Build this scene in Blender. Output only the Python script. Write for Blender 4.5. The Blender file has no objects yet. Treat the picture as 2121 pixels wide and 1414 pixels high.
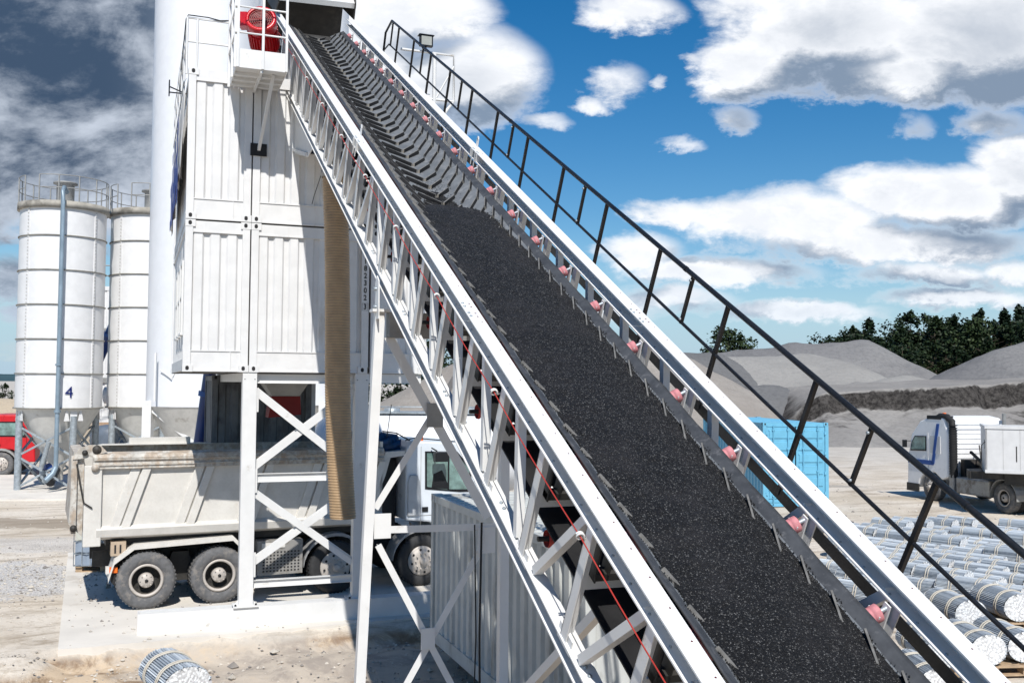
import bpy, math, random
from mathutils import Vector as V, Matrix
R=math.radians; PI=math.pi
sc=bpy.context.scene; COL=sc.collection
random.seed(4)
# ---------------------------------------------------------------- camera
H=4.2
cd=bpy.data.cameras.new('camera'); cam=bpy.data.objects.new('camera',cd); COL.objects.link(cam); sc.camera=cam
cd.sensor_width=36; cd.lens=35.0; cd.clip_start=.05; cd.clip_end=20000
pit=R(2.45); rol=.008
fw=V((0,math.cos(pit),math.sin(pit))); up=V((0,-math.sin(pit),math.cos(pit))); rt=V((1,0,0))
r2=rt*math.cos(rol)+up*math.sin(rol); u2=up*math.cos(rol)-rt*math.sin(rol)
cam.matrix_world=Matrix(((r2.x,u2.x,-fw.x,0),(r2.y,u2.y,-fw.y,0),(r2.z,u2.z,-fw.z,H),(0,0,0,1)))
# ---------------------------------------------------------------- plant axes
YAW=R(20.6); INC=R(28.45)
U=V((math.cos(YAW),math.sin(YAW),0)); W=V((-math.sin(YAW),math.cos(YAW),0)); Z=V((0,0,1))
D=W*math.cos(INC)+Z*math.sin(INC); N=Z*math.cos(INC)-W*math.sin(INC)
# ---------------------------------------------------------------- sun
L=(U*.215+W*1.0-Z*1.15).normalized()
sd=bpy.data.lights.new('sun','SUN'); sd.energy=5.0; sd.angle=R(.53); sd.color=(1,.965,.91)
so=bpy.data.objects.new('sun',sd); COL.objects.link(so); so.rotation_euler=L.to_track_quat('-Z','Y').to_euler(); so.location=(0,0,40)
S=-L; ELEV=math.asin(S.z); ROT=math.atan2(S.x,S.y)
sc.view_settings.view_transform='Standard'; sc.view_settings.look='None'; sc.view_settings.gamma=1; sc.view_settings.exposure=.15
# ---------------------------------------------------------------- node helpers
class NT:
    def __init__(s,t): s.t=t; s.n=t.nodes; s.l=t.links
    def new(s,ty,**k):
        n=s.n.new(ty)
        for a,b in k.items(): setattr(n,a,b)
        return n
    def put(s,sock,v):
        if isinstance(v,bpy.types.NodeSocket): s.l.new(v,sock)
        elif v is not None:
            if isinstance(v,(tuple,list,V)) and sock.type=='RGBA' and len(v)==3: v=(*v,1)
            sock.default_value=v
    def m(s,op,a,b=None,c=None,clamp=False):
        n=s.new('ShaderNodeMath',operation=op,use_clamp=clamp)
        for i,x in enumerate((a,b,c)):
            if x is not None: s.put(n.inputs[i],x)
        return n.outputs[0]
    def vm(s,op,a,b=None):
        n=s.new('ShaderNodeVectorMath',operation=op); s.put(n.inputs[0],a)
        if b is not None: s.put(n.inputs[1],b)
        return n.outputs[0]
    def ss(s,x,a,b):
        n=s.new('ShaderNodeMapRange',interpolation_type='SMOOTHSTEP'); s.put(n.inputs[0],x)
        n.inputs[1].default_value=a; n.inputs[2].default_value=b; return n.outputs[0]
    def mix(s,f,a,b,bt='MIX'):
        n=s.new('ShaderNodeMix',data_type='RGBA',blend_type=bt); s.put(n.inputs[0],f); s.put(n.inputs[6],a); s.put(n.inputs[7],b); return n.outputs[2]
    def noise(s,vec,sc_,det=4,rough=.55,dist=0):
        n=s.new('ShaderNodeTexNoise'); s.put(n.inputs['Vector'],vec); n.inputs['Scale'].default_value=sc_; n.inputs['Detail'].default_value=det
        n.inputs['Roughness'].default_value=rough; n.inputs['Distortion'].default_value=dist; return n.outputs[0]
    def xyz(s,x,y,z):
        n=s.new('ShaderNodeCombineXYZ'); s.put(n.inputs[0],x); s.put(n.inputs[1],y); s.put(n.inputs[2],z); return n.outputs[0]
    def sep(s,v):
        n=s.new('ShaderNodeSeparateXYZ'); s.put(n.inputs[0],v); return n.outputs
# ---------------------------------------------------------------- world
w=bpy.data.worlds.new('World'); sc.world=w; w.use_nodes=True; t=NT(w.node_tree); t.n.clear()
sky=t.new('ShaderNodeTexSky',sky_type='NISHITA',sun_disc=False); sky.sun_elevation=ELEV; sky.sun_rotation=ROT; sky.air_density=1.0; sky.dust_density=.15; sky.ozone_density=2.2
hs=t.new('ShaderNodeHueSaturation'); hs.inputs['Saturation'].default_value=1.46; hs.inputs['Value'].default_value=1.5; t.l.new(sky.outputs[0],hs.inputs['Color'])
g=t.new('ShaderNodeTexCoord').outputs['Generated']; gx,gy,gz=t.sep(g)
ay=t.m('MAXIMUM',t.m('ABSOLUTE',gy),.25); qx=t.m('DIVIDE',gx,ay); qz=t.m('DIVIDE',gz,ay)
def px(x,y): return ((x-1060)/2062.,(797-y)/2062.)
# (x, y, rx, ry, weight) of every cloud bank, angles over the horizon
CL=[(60,-40,560,300,1.8),(160,215,420,200,1.7),(40,340,300,180,1.5),(300,400,260,150,1.5),(20,590,110,60,.75),(60,480,170,45,.8),(40,660,90,30,.8),(60,735,120,25,.7),
 (840,20,210,110,1.1),(960,150,190,130,1.15),(1130,248,60,26,.55),(760,120,140,150,1.0),(1275,165,78,56,.62),(1330,15,110,46,.7),
 (1720,45,280,140,1.3),(2050,60,330,170,1.4),(1560,120,140,90,1.0),(1880,140,280,80,1.2),(2060,245,110,40,.62),(1885,250,60,40,.5),
 (1620,455,270,85,1.15),(1960,400,260,90,1.15),(2130,350,160,100,1.1),(1800,500,420,60,1.1),(1400,440,100,40,.8),
 (1410,292,60,22,.55),(1540,240,55,30,.45),(1500,560,240,40,.95),(1320,520,110,50,.85),(1620,640,260,30,.9),(1900,560,220,34,.85),(1980,610,230,30,.85),(1400,620,150,40,.8),(1360,170,30,20,.6),(1230,215,40,22,.6),(2100,560,100,40,.8),(1290,640,120,40,.7),(1440,120,40,20,.55)]
cxs=[(px(c[0],c[1]),c[2]/2062,c[3]/2062,c[4]) for c in CL]
def field(ox,oz):
    x=t.m('ADD',qx,ox); z_=t.m('ADD',qz,oz)
    nv=t.xyz(x,t.m('MULTIPLY',z_,1.7),.3)
    n1=t.noise(nv,6.5,11,.60,.25); n2=t.noise(nv,22.,9,.66,.2)
    # domain warp for the banks
    wx=t.m('ADD',x,t.m('MULTIPLY',t.m('SUBTRACT',n1,.5),.10)); wz=t.m('ADD',z_,t.m('MULTIPLY',t.m('SUBTRACT',n2,.5),.035))
    acc=None
    for (c,rx,ry,wt) in cxs:
        a=t.m('MULTIPLY_ADD',wx,1/rx,-c[0]/rx); b=t.m('MULTIPLY_ADD',wz,1/ry,-c[1]/ry)
        r=t.m('MULTIPLY_ADD',b,b,t.m('MULTIPLY',a,a)); q=t.m('MULTIPLY_ADD',r,-wt,wt)
        acc=q if acc is None else t.m('SMOOTH_MAX',acc,q,.12)
    acc=t.m('MAXIMUM',acc,-.35)
    v_=t.m('MULTIPLY_ADD',t.m('SUBTRACT',n1,.5),1.7,acc)
    return t.m('MULTIPLY_ADD',t.m('SUBTRACT',n2,.5),.62,v_), n1, n2, t.m('MULTIPLY_ADD',t.m('SUBTRACT',n1,.5),.55,acc)
d0,n1,n2,g0=field(0,0); d1,_,_,g1=field(-.008,.04); lefts0=t.ss(qx,-.18,-.42)
alpha=t.ss(d0,.02,.74)
lefts=t.ss(qx,-.18,-.42)  # storm bank on the left
gr_a=t.m('SUBTRACT',g1,g0)
belly=t.ss(t.m('MULTIPLY_ADD',t.m('SUBTRACT',n2,.5),-.30,gr_a),-.16,.42)
core=t.m('MULTIPLY',t.ss(d0,.80,1.7),.60)
under=t.m('MULTIPLY',t.m('MAXIMUM',belly,core),t.ss(d0,.15,.75))
sv=t.m('MULTIPLY_ADD',t.m('SUBTRACT',qz,.25),.55,t.m('MULTIPLY_ADD',n2,.32,n1))
storm=t.ss(sv,.50,.80)
under=t.m('ADD',t.m('MULTIPLY',under,t.m('SUBTRACT',1.0,lefts)),t.m('MULTIPLY',lefts,storm))
base=t.mix(lefts,(3.6,4.8,6.6,1),(.85,1.45,2.5,1))
top=t.mix(lefts,(15.6,15.9,16.5,1),(9.4,10.4,12.0,1))
cc=t.mix(under,top,base)
cc=t.mix(t.m('MULTIPLY',t.ss(n2,.60,.38),.30),cc,t.mix(.5,cc,base))
# the sky behind the camera, where the sun stands, is clear
alpha=t.m('MULTIPLY',alpha,t.ss(gy,-.15,.12))
skyc=t.mix(alpha,hs.outputs[0],cc)
# pale band low over the horizon
skyc=t.mix(t.m('MULTIPLY',t.ss(qz,.16,.0),t.m('MULTIPLY_ADD',alpha,-.5,.85)),skyc,(5.6,8.6,11.8,1))
bg=t.new('ShaderNodeBackground'); bg.inputs[1].default_value=.060; t.put(bg.inputs[0],skyc)
wo=t.new('ShaderNodeOutputWorld'); t.l.new(bg.outputs[0],wo.inputs[0])
# ---------------------------------------------------------------- materials
MC={}
def mat(name,col,rough=.6,metal=0,var=.12,vs=3.,bump=.0,bs=40.,dirt=None,dm=.5,ds=1.5,dz=1.,spec=.4,fine=None,alpha=None,trans=0,coord='Object'):
    if name in MC: return MC[name]
    m=bpy.data.materials.new(name); m.use_nodes=True; k=NT(m.node_tree); b=k.n['Principled BSDF']
    tc=k.new('ShaderNodeTexCoord').outputs[coord] if coord!='Position' else k.new('ShaderNodeNewGeometry').outputs['Position']
    n=k.noise(tc,vs,5,.6)
    c=k.mix(k.ss(n,.3,.7),tuple(x*(1-var) for x in col)+(1,),tuple(min(1,x*(1+var*.6)) for x in col)+(1,))
    if dirt is not None:
        mp=k.new('ShaderNodeMapping'); mp.inputs['Scale'].default_value=(1,1,dz); k.put(mp.inputs[0],tc)
        dn=k.noise(mp.outputs[0],ds,8,.68); c=k.mix(k.m('MULTIPLY',k.ss(dn,dm,dm+.16),.75),c,(*dirt,1))
    if fine: 
        fn=k.noise(tc,fine[0],2,.5); c=k.mix(k.m('MULTIPLY',k.ss(fn,.45,.62),fine[1]),c,(*fine[2],1))
    k.put(b.inputs['Base Color'],c); b.inputs['Roughness'].default_value=rough; b.inputs['Metallic'].default_value=metal
    b.inputs['Specular IOR Level'].default_value=spec; b.inputs['Transmission Weight'].default_value=trans
    k.put(b.inputs['Roughness'],k.m('MULTIPLY_ADD',n,.25,rough-.12,clamp=True))
    if bump:
        bp=k.new('ShaderNodeBump'); bp.inputs['Strength'].default_value=bump; bp.inputs['Distance'].default_value=.02; k.put(bp.inputs['Height'],k.noise(tc,bs,5,.6)); k.put(b.inputs['Normal'],bp.outputs[0])
    MC[name]=m; return m
WHITE=mat('white_paint',(.67,.67,.66),.42,dirt=(.40,.36,.30),dm=.60,ds=3.2,var=.05,bump=.03,bs=60)
WHITEC=mat('container_white',(.655,.655,.65),.5,dirt=(.46,.42,.36),dm=.565,ds=1.3,dz=.25,var=.06,bump=.05,bs=8)
RAILW=mat('rail_white',(.72,.72,.71),.38,dirt=(.40,.30,.22),dm=.665,ds=6.,var=.04,bump=.03,bs=50)
SILOW=mat('silo_white',(.68,.68,.68),.45,dirt=(.55,.53,.48),dm=.64,ds=.7,dz=.35,var=.05)
BSILO=mat('big_silo_white',(.70,.71,.73),.35,dirt=(.6,.6,.6),dm=.72,ds=.4,var=.03)
CONEG=mat('silo_cone_grey',(.58,.57,.54),.6,dirt=(.25,.22,.19),dm=.55,ds=1.5,var=.12)
GALV=mat('galvanised',(.34,.38,.41),.45,.35,var=.25,vs=9,bump=.03)
GREYM=mat('grey_metal',(.30,.30,.29),.55,.2,var=.2,dirt=(.16,.14,.12),dm=.55)
BLACKP=mat('black_paint',(.012,.013,.015),.35,var=.3,fine=(60,.25,(.03,.03,.033)),spec=.3)
BLACK=mat('black_rubber',(.018,.018,.019),.75,var=.3)
DARK=mat('dark_steel',(.035,.033,.03),.6,var=.4,dirt=(.12,.10,.08),dm=.55)
BELT=mat('belt_rubber',(.135,.145,.155),.55,var=.2,vs=5,dirt=(.22,.225,.23),dm=.5,ds=7,bump=.12,bs=60,spec=.5)
CLEAT=mat('cleat_rubber',(.018,.018,.019),.6,var=.3,vs=20,spec=.25)
CLEATT=mat('cleat_worn_lit',(.16,.155,.145),.6,var=.3,vs=20)
CLEATE=mat('cleat_dusty_end',(.38,.34,.28),.7,var=.2,vs=20)
STRIPB=mat('belt_edge_rubber',(.05,.053,.058),.5,var=.25,vs=8,dirt=(.13,.13,.135),dm=.55,ds=14,spec=.45)
RETB=mat('return_belt_rubber',(.012,.012,.013),.6,var=.4)
ROLL=mat('roller_rubber_pink',(.52,.20,.215),.65,var=.15,vs=30,dirt=(.38,.13,.12),dm=.64,ds=20,bump=.1,bs=90)
RED=mat('red_paint',(.50,.006,.012),.3,var=.1,spec=.6)
REDR=mat('red_return_roller',(.42,.045,.04),.5,var=.25,vs=20,dirt=(.6,.3,.28),dm=.55,ds=18)
CABLE=mat('red_cable',(.40,.035,.025),.5)
BLUEP=mat('blue_paint',(.008,.035,.16),.35,var=.2,spec=.6)
NAVY=mat('navy_lettering',(.012,.03,.22),.55,var=.15)
CONTB=mat('container_blue',(.14,.40,.56),.45,var=.08,dirt=(.11,.30,.43),dm=.58,ds=2)
TARP=mat('tarp_blue',(.01,.05,.13),.5,var=.4,vs=6,bump=.5,bs=9)
TRUCKW=mat('truck_bed_grey',(.60,.58,.54),.55,var=.08,dirt=(.45,.38,.30),dm=.60,ds=2.,dz=.5,bump=.04,bs=20,fine=(26,.10,(.40,.35,.30)))
TRUCKRIM=mat('truck_rim_beam',(.50,.48,.44),.65,var=.2,dirt=(.36,.27,.19),dm=.45,ds=5,dz=.6,bump=.15,bs=30,fine=(14,.5,(.25,.21,.17)))
CABW=mat('cab_silver_white',(.62,.66,.70),.3,var=.04,spec=.6,dirt=(.4,.4,.4),dm=.66)
CABWH=mat('cab_white',(.80,.80,.80),.3,var=.04,spec=.6)
TYRE=mat('tyre_rubber',(.115,.115,.118),.8,var=.25,vs=8,dirt=(.22,.20,.18),dm=.5,ds=6,bump=.1)
TYRED=mat('tyre_rubber_black',(.03,.03,.031),.75,var=.3,vs=8)
RIM=mat('dusty_rim',(.46,.42,.38),.55,.1,var=.15,dirt=(.2,.17,.14),dm=.56,ds=8)
GLASS=mat('window_glass',(.03,.045,.045),.06,var=.2,spec=.9)
GLASSG=mat('cab_glass_green',(.16,.26,.24),.08,var=.5,vs=2.5,spec=.9)
ORANGE=mat('amber_plastic',(.85,.16,.02),.3,var=.1)
HOSE=mat('ribbed_hose',(.36,.245,.14),.5,var=.15,vs=5,spec=.35)
BANNER=mat('banner_cloth',(.66,.64,.61),.7,var=.12,bump=.3,bs=6)
CONC=mat('concrete',(.62,.585,.53),.85,var=.1,vs=.8,dirt=(.40,.35,.29),dm=.55,ds=.6,bump=.15,bs=25,coord='Position')
IBCW=mat('tank_plastic',(.50,.50,.44),.5,var=.1)
IBCB=mat('tank_plastic_blue',(.24,.29,.36),.5,var=.1)
WOOD=mat('pallet_wood',(.42,.30,.19),.8,var=.3,vs=6,bump=.2)
STRAP=mat('strap_beige',(.50,.46,.39),.7,var=.15,vs=10)
LEAF=[mat('leaves_%s'%a,c,.6,var=.35,vs=.8,spec=.2) for a,c in (('dark',(.012,.024,.010)),('mid',(.024,.040,.014)),('pale',(.045,.065,.025)))]
BARK=mat('bark',(.09,.07,.05),.9,var=.3)
def rods_mat():
    m=bpy.data.materials.new('steel_rods'); m.use_nodes=True; k=NT(m.node_tree); b=k.n['Principled BSDF']
    tc=k.new('ShaderNodeTexCoord').outputs['Object']; n=k.noise(tc,14,3); X_=k.sep(tc); an=k.m('FLOOR',k.m('MULTIPLY',k.m('ADD',k.m('ARCTAN2',k.m('SUBTRACT',X_[2],.235),X_[0]),.058),54/(2*PI)))
    wn=k.new('ShaderNodeTexWhiteNoise',noise_dimensions='2D'); oi=k.new('ShaderNodeObjectInfo'); k.put(wn.inputs['Vector'],k.xyz(an,k.m('MULTIPLY',oi.outputs['Random'],91),0))
    cc_=k.mix(wn.outputs['Value'],(.20,.24,.29,1),(.62,.67,.71,1)); k.put(b.inputs['Base Color'],k.mix(k.m('MULTIPLY',k.ss(n,.35,.65),.4),cc_,(.5,.52,.53,1)))
    b.inputs['Roughness'].default_value=.5; MC['steel_rods']=m; return m
RODS=rods_mat()
def rodend():
    m=bpy.data.materials.new('rod_ends'); m.use_nodes=True; k=NT(m.node_tree); b=k.n['Principled BSDF']
    tc=k.new('ShaderNodeTexCoord').outputs['Object']; vo=k.new('ShaderNodeTexVoronoi'); vo.inputs['Scale'].default_value=34; k.put(vo.inputs['Vector'],tc)
    gap=k.ss(vo.outputs['Distance'],.50,.62); col=k.mix(gap,(.74,.75,.75,1),(.50,.50,.50,1)); hol=k.noise(tc,42,2)
    col=k.mix(k.ss(hol,.70,.73),col,(.03,.03,.03,1)); k.put(b.inputs['Base Color'],col); b.inputs['Roughness'].default_value=.6
    return m
RODE=rodend()
def gravel(name,c1,c2,c3,s=1.,wet=None,big=.05,steep=0):
    m=bpy.data.materials.new(name); m.use_nodes=True; k=NT(m.node_tree); b=k.n['Principled BSDF']
    p=k.new('ShaderNodeNewGeometry').outputs['Position']
    n=k.noise(p,big*s,6,.62,.4); f=k.noise(p,2.6*s,6,.75)
    mp=k.new('ShaderNodeMapping'); mp.inputs['Scale'].default_value=(.25,.25,1.4); k.put(mp.inputs[0],p); st=k.noise(mp.outputs[0],.6*s,5,.65,.6)
    c=k.mix(k.ss(n,.38,.62),(*c1,1),(*c2,1)); c=k.mix(k.m('MULTIPLY',k.ss(f,.42,.68),.55),c,(*c3,1)); c=k.mix(k.m('MULTIPLY',k.ss(st,.5,.64),.35),c,(*c3,1))
    if steep:
        ge=k.new('ShaderNodeNewGeometry'); nz=k.sep(ge.outputs['Normal'])[2]; w1=k.noise(p,.55,6,.7); w2=k.noise(p,.16,4,.6)
        face=k.ss(k.m('MULTIPLY_ADD',k.m('SUBTRACT',w1,.5),.25,nz),.84,.70)
        yy=k.sep(p); pat=k.m('MULTIPLY',k.m('MULTIPLY',k.ss(w2,.52,.60),k.ss(w1,.42,.56)),k.m('MULTIPLY',k.ss(yy[1],70,73),k.ss(yy[1],81,79)))
        c=k.mix(k.m('MAXIMUM',face,k.m('MULTIPLY',pat,.85)),c,k.mix(k.ss(f,.35,.65),(.020,.018,.017,1),(.085,.078,.072,1)))
    if wet: 
        pz=k.sep(p)[2]; wn=k.noise(p,.22,5,.6); band=k.ss(k.m('MULTIPLY_ADD',wn,wet[2],pz),wet[0],wet[1]); c=k.mix(band,c,wet[3])
    k.put(b.inputs['Base Color'],c); b.inputs['Roughness'].default_value=.95; b.inputs['Specular IOR Level'].default_value=.1
    bp=k.new('ShaderNodeBump'); bp.inputs['Strength'].default_value=.8; bp.inputs['Distance'].default_value=.30; k.put(bp.inputs['Height'],k.noise(p,1.1*s,12,.80)); k.put(b.inputs['Normal'],bp.outputs[0])
    return m
GRAV=gravel('grey_gravel',(.19,.187,.188),(.235,.23,.225),(.13,.13,.132))
GRAVP=gravel('pale_gravel',(.29,.28,.265),(.33,.32,.30),(.23,.225,.215))
GRAVD=gravel('dark_gravel',(.155,.155,.155),(.18,.18,.18),(.11,.11,.11))
BENCHM=gravel('bench_gravel',(.27,.255,.24),(.32,.305,.285),(.20,.19,.18),steep=1)
SANDM=gravel('sand_yellow',(.52,.43,.31),(.58,.48,.36),(.44,.36,.26),2.)
def moist():
    m=gravel('moist_sand_face',(.035,.03,.027),(.06,.052,.047),(.12,.11,.10),3.); return m
MOIST=moist()
# ---------------------------------------------------------------- mesh builder
class MB:
    def __init__(s): s.v=[]; s.f=[]; s.mi=[]; s.sm=[]
    def add(s,vs,fs,m=0,smooth=False):
        o=len(s.v); s.v+= [tuple(v) for v in vs]; s.f+=[tuple(i+o for i in f) for f in fs]; s.mi+=[m]*len(fs); s.sm+=[smooth]*len(fs); return s
    def hexa(s,c,m=0): # 8 corners: bottom 4 ccw, top 4
        return s.add(c,[(3,2,1,0),(4,5,6,7),(0,1,5,4),(1,2,6,5),(2,3,7,6),(3,0,4,7)],m)
    def box(s,x0,x1,y0,y1,z0,z1,m=0):
        return s.hexa([(x0,y0,z0),(x1,y0,z0),(x1,y1,z0),(x0,y1,z0),(x0,y0,z1),(x1,y0,z1),(x1,y1,z1),(x0,y1,z1)],m)
    def bar(s,p,q,w,h,upv=(0,0,1),m=0,off=(0,0)):
        p=V(p);q=V(q);d=(q-p).normalized();a=d.cross(V(upv)); 
        if a.length<1e-4: a=d.cross(V((1,0,0)))
        a.normalize(); b=a.cross(d); a=a*w/2;b=b*h/2
        return s.hexa([p-a-b,p+a-b,q+a-b,q-a-b,p-a+b,p+a+b,q+a+b,q-a+b],m)
    def tube(s,p,q,r,n=12,m=0,r1=None,cap=True):
        p=V(p);q=V(q); r1=r if r1 is None else r1
        return s.lathe([(r,0),(r1,(q-p).length)],p,(q-p),n,m,caps=cap)
    def lathe(s,prof,o=(0,0,0),ax=(0,0,1),n=24,m=0,caps=False,smooth=True,seam=None):
        o=V(o);z=V(ax).normalized(); x=z.orthogonal().normalized() if seam is None else V(seam); y=z.cross(x)
        vs=[];fs=[]
        for (r,h) in prof:
            for i in range(n):
                a=2*PI*i/n; vs.append(o+z*h+(x*math.cos(a)+y*math.sin(a))*r)
        for j in range(len(prof)-1):
            for i in range(n):
                k=(i+1)%n; fs.append((j*n+i,j*n+k,(j+1)*n+k,(j+1)*n+i))
        s.add(vs,fs,m,smooth)
        if caps:
            s.add(vs[:n],[tuple(range(n))[::-1]],m); s.add(vs[-n:],[tuple(range(n))],m)
        return s
    def path(s,pts,r,n=8,m=0):
        pts=[V(p) for p in pts]; vs=[];fs=[]
        for j,p in enumerate(pts):
            d=(pts[min(j+1,len(pts)-1)]-pts[max(j-1,0)]).normalized(); 
            x=d.cross(V((.13,.27,.95))).normalized(); y=d.cross(x)
            for i in range(n): a=2*PI*i/n; vs.append(p+(x*math.cos(a)+y*math.sin(a))*r)
        for j in range(len(pts)-1):
            for i in range(n): k=(i+1)%n; fs.append((j*n+i,j*n+k,(j+1)*n+k,(j+1)*n+i))
        s.add(vs,fs,m,True); s.add(vs[:n],[tuple(range(n))],m); s.add(vs[-n:],[tuple(range(n))],m); return s
    def prism(s,poly,o,ex,ey,ez,m=0): # polygon (in ex,ey) extruded by ez
        o=V(o);ex=V(ex);ey=V(ey);ez=V(ez);n=len(poly)
        a=[o+ex*x+ey*y for x,y in poly]; b=[p+ez for p in a]
        return s.add(a+b,[tuple(range(n))[::-1],tuple(range(n,2*n))]+[(i,(i+1)%n,n+(i+1)%n,n+i) for i in range(n)],m)
    def build(s,name,mats,parent=None,bevel=0,smoothall=False):
        me=bpy.data.meshes.new(name); me.from_pydata(s.v,[],s.f); 
        if not isinstance(mats,(list,tuple)): mats=[mats]
        for x in mats: me.materials.append(x)
        me.polygons.foreach_set('material_index',s.mi); me.polygons.foreach_set('use_smooth',[smoothall or q for q in s.sm]); me.update()
        import bmesh
        bm=bmesh.new(); bm.from_mesh(me); bmesh.ops.recalc_face_normals(bm,faces=bm.faces); bm.to_mesh(me); bm.free()
        o=bpy.data.objects.new(name,me); COL.objects.link(o)
        if parent: o.parent=parent
        if bevel: b=o.modifiers.new('b','BEVEL'); b.width=bevel; b.segments=2; b.limit_method='ANGLE'
        return o
def tag(o,label=None,cat=None,group=None,kind=None):
    for k,v_ in (('label',label),('category',cat),('group',group),('kind',kind)):
        if v_: o[k]=v_
    return o
def thing(name,label,cat,loc=(0,0,0),ax=None,group=None):
    o=bpy.data.objects.new(name,None); COL.objects.link(o); o.empty_display_size=.2
    if ax: x,y,z_=ax; o.matrix_world=Matrix(((x[0],y[0],z_[0],loc[0]),(x[1],y[1],z_[1],loc[1]),(x[2],y[2],z_[2],loc[2]),(0,0,0,1)))
    else: o.location=loc
    return tag(o,label,cat,group)
def copy(o,parent=None,off=None,loc=None,label=None,rz=None):
    c=o.copy(); COL.objects.link(c); c.parent=parent
    if off is not None: c.location=V(o.location)+V(off)
    if loc is not None: c.location=loc
    if rz is not None: c.rotation_euler=(0,0,rz)
    if label: c['label']=label
    for ch in [x for x in o.children]: copy(ch,c)
    return c
def yawax(a): return ((math.cos(a),math.sin(a),0),(-math.sin(a),math.cos(a),0),(0,0,1))
def text_mesh(s,size,bold=.0,font_w=1.):
    c=bpy.data.curves.new('t','FONT'); c.body=s; c.size=size; c.align_x='CENTER'; c.align_y='CENTER'; c.extrude=.002; c.offset=bold
    o=bpy.data.objects.new('t',c); COL.objects.link(o); dg=bpy.context.evaluated_depsgraph_get(); me=bpy.data.meshes.new_from_object(o.evaluated_get(dg))
    bpy.data.objects.remove(o); vs=[(v.co.x*font_w,v.co.y,v.co.z) for v in me.vertices]; fs=[tuple(p.vertices) for p in me.polygons]; bpy.data.meshes.remove(me); return vs,fs
# ================================================================ GROUND
import bisect
def smooth(x,a,b):
    x=max(0,min(1,(x-a)/(b-a))); return x*x*(3-2*x)
from mathutils import noise as NZ
A0=V((-5.59,16.9,0))
def uv_of(x,y): p=V((x,y,0))-A0; return p.dot(U),p.dot(W)
def gh(x,y):
    uu,vv=uv_of(x,y)
    if abs(x)>60 or y>90 or y<-5: return -.02
    lo=1-smooth(vv,-.75,-.42)    # low ground in front of the slab
    left=1-smooth(uu,-2.3,-1.75)
    n=NZ.fractal(V((x*.9,y*.9,0)),.8,2.1,5); n2=NZ.noise(V((x*.35,y*.5,3)))
    h=-.03
    if uu>-1.9 and uu<9: h=h-lo*.27
    else: h=h-lo*.06*smooth(uu,-9,-1.9)
    rough=(.02+.13*lo*(1 if uu<4 else .3)+.03*left)*smooth(26-y,0,10)
    h+=n*rough+(.05*n2*lo if uu<6 else 0)
    if -1.75<uu<9 and -.5<vv<7: h=min(h,-.03)
    if y>24: h=-.02+.03*NZ.noise(V((x*.2,y*.2,0)))
    return h
xs=[-25+.28*i for i in range(180)]; ys=[3+.28*i for i in range(130)]
for q in (28,32,38,46,60,80,120,200,400,900,2000,6000): xs.append(q)
for q in (27,30,36,46,60,80,120,200,400,900,2000,6000): xs.insert(0,-q)
for q in (41,44,48,54,62,70,80,100,140,200,300,500,900,2000,6000): ys.append(q)
for q in (0,-5,-15,-40,-150,-800,-5000): ys.insert(0,q)
gv=[(x,y,gh(x,y)) for y in ys for x in xs]; nx=len(xs)
gf=[(j*nx+i,j*nx+i+1,(j+1)*nx+i+1,(j+1)*nx+i) for j in range(len(ys)-1) for i in range(nx-1)]
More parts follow.
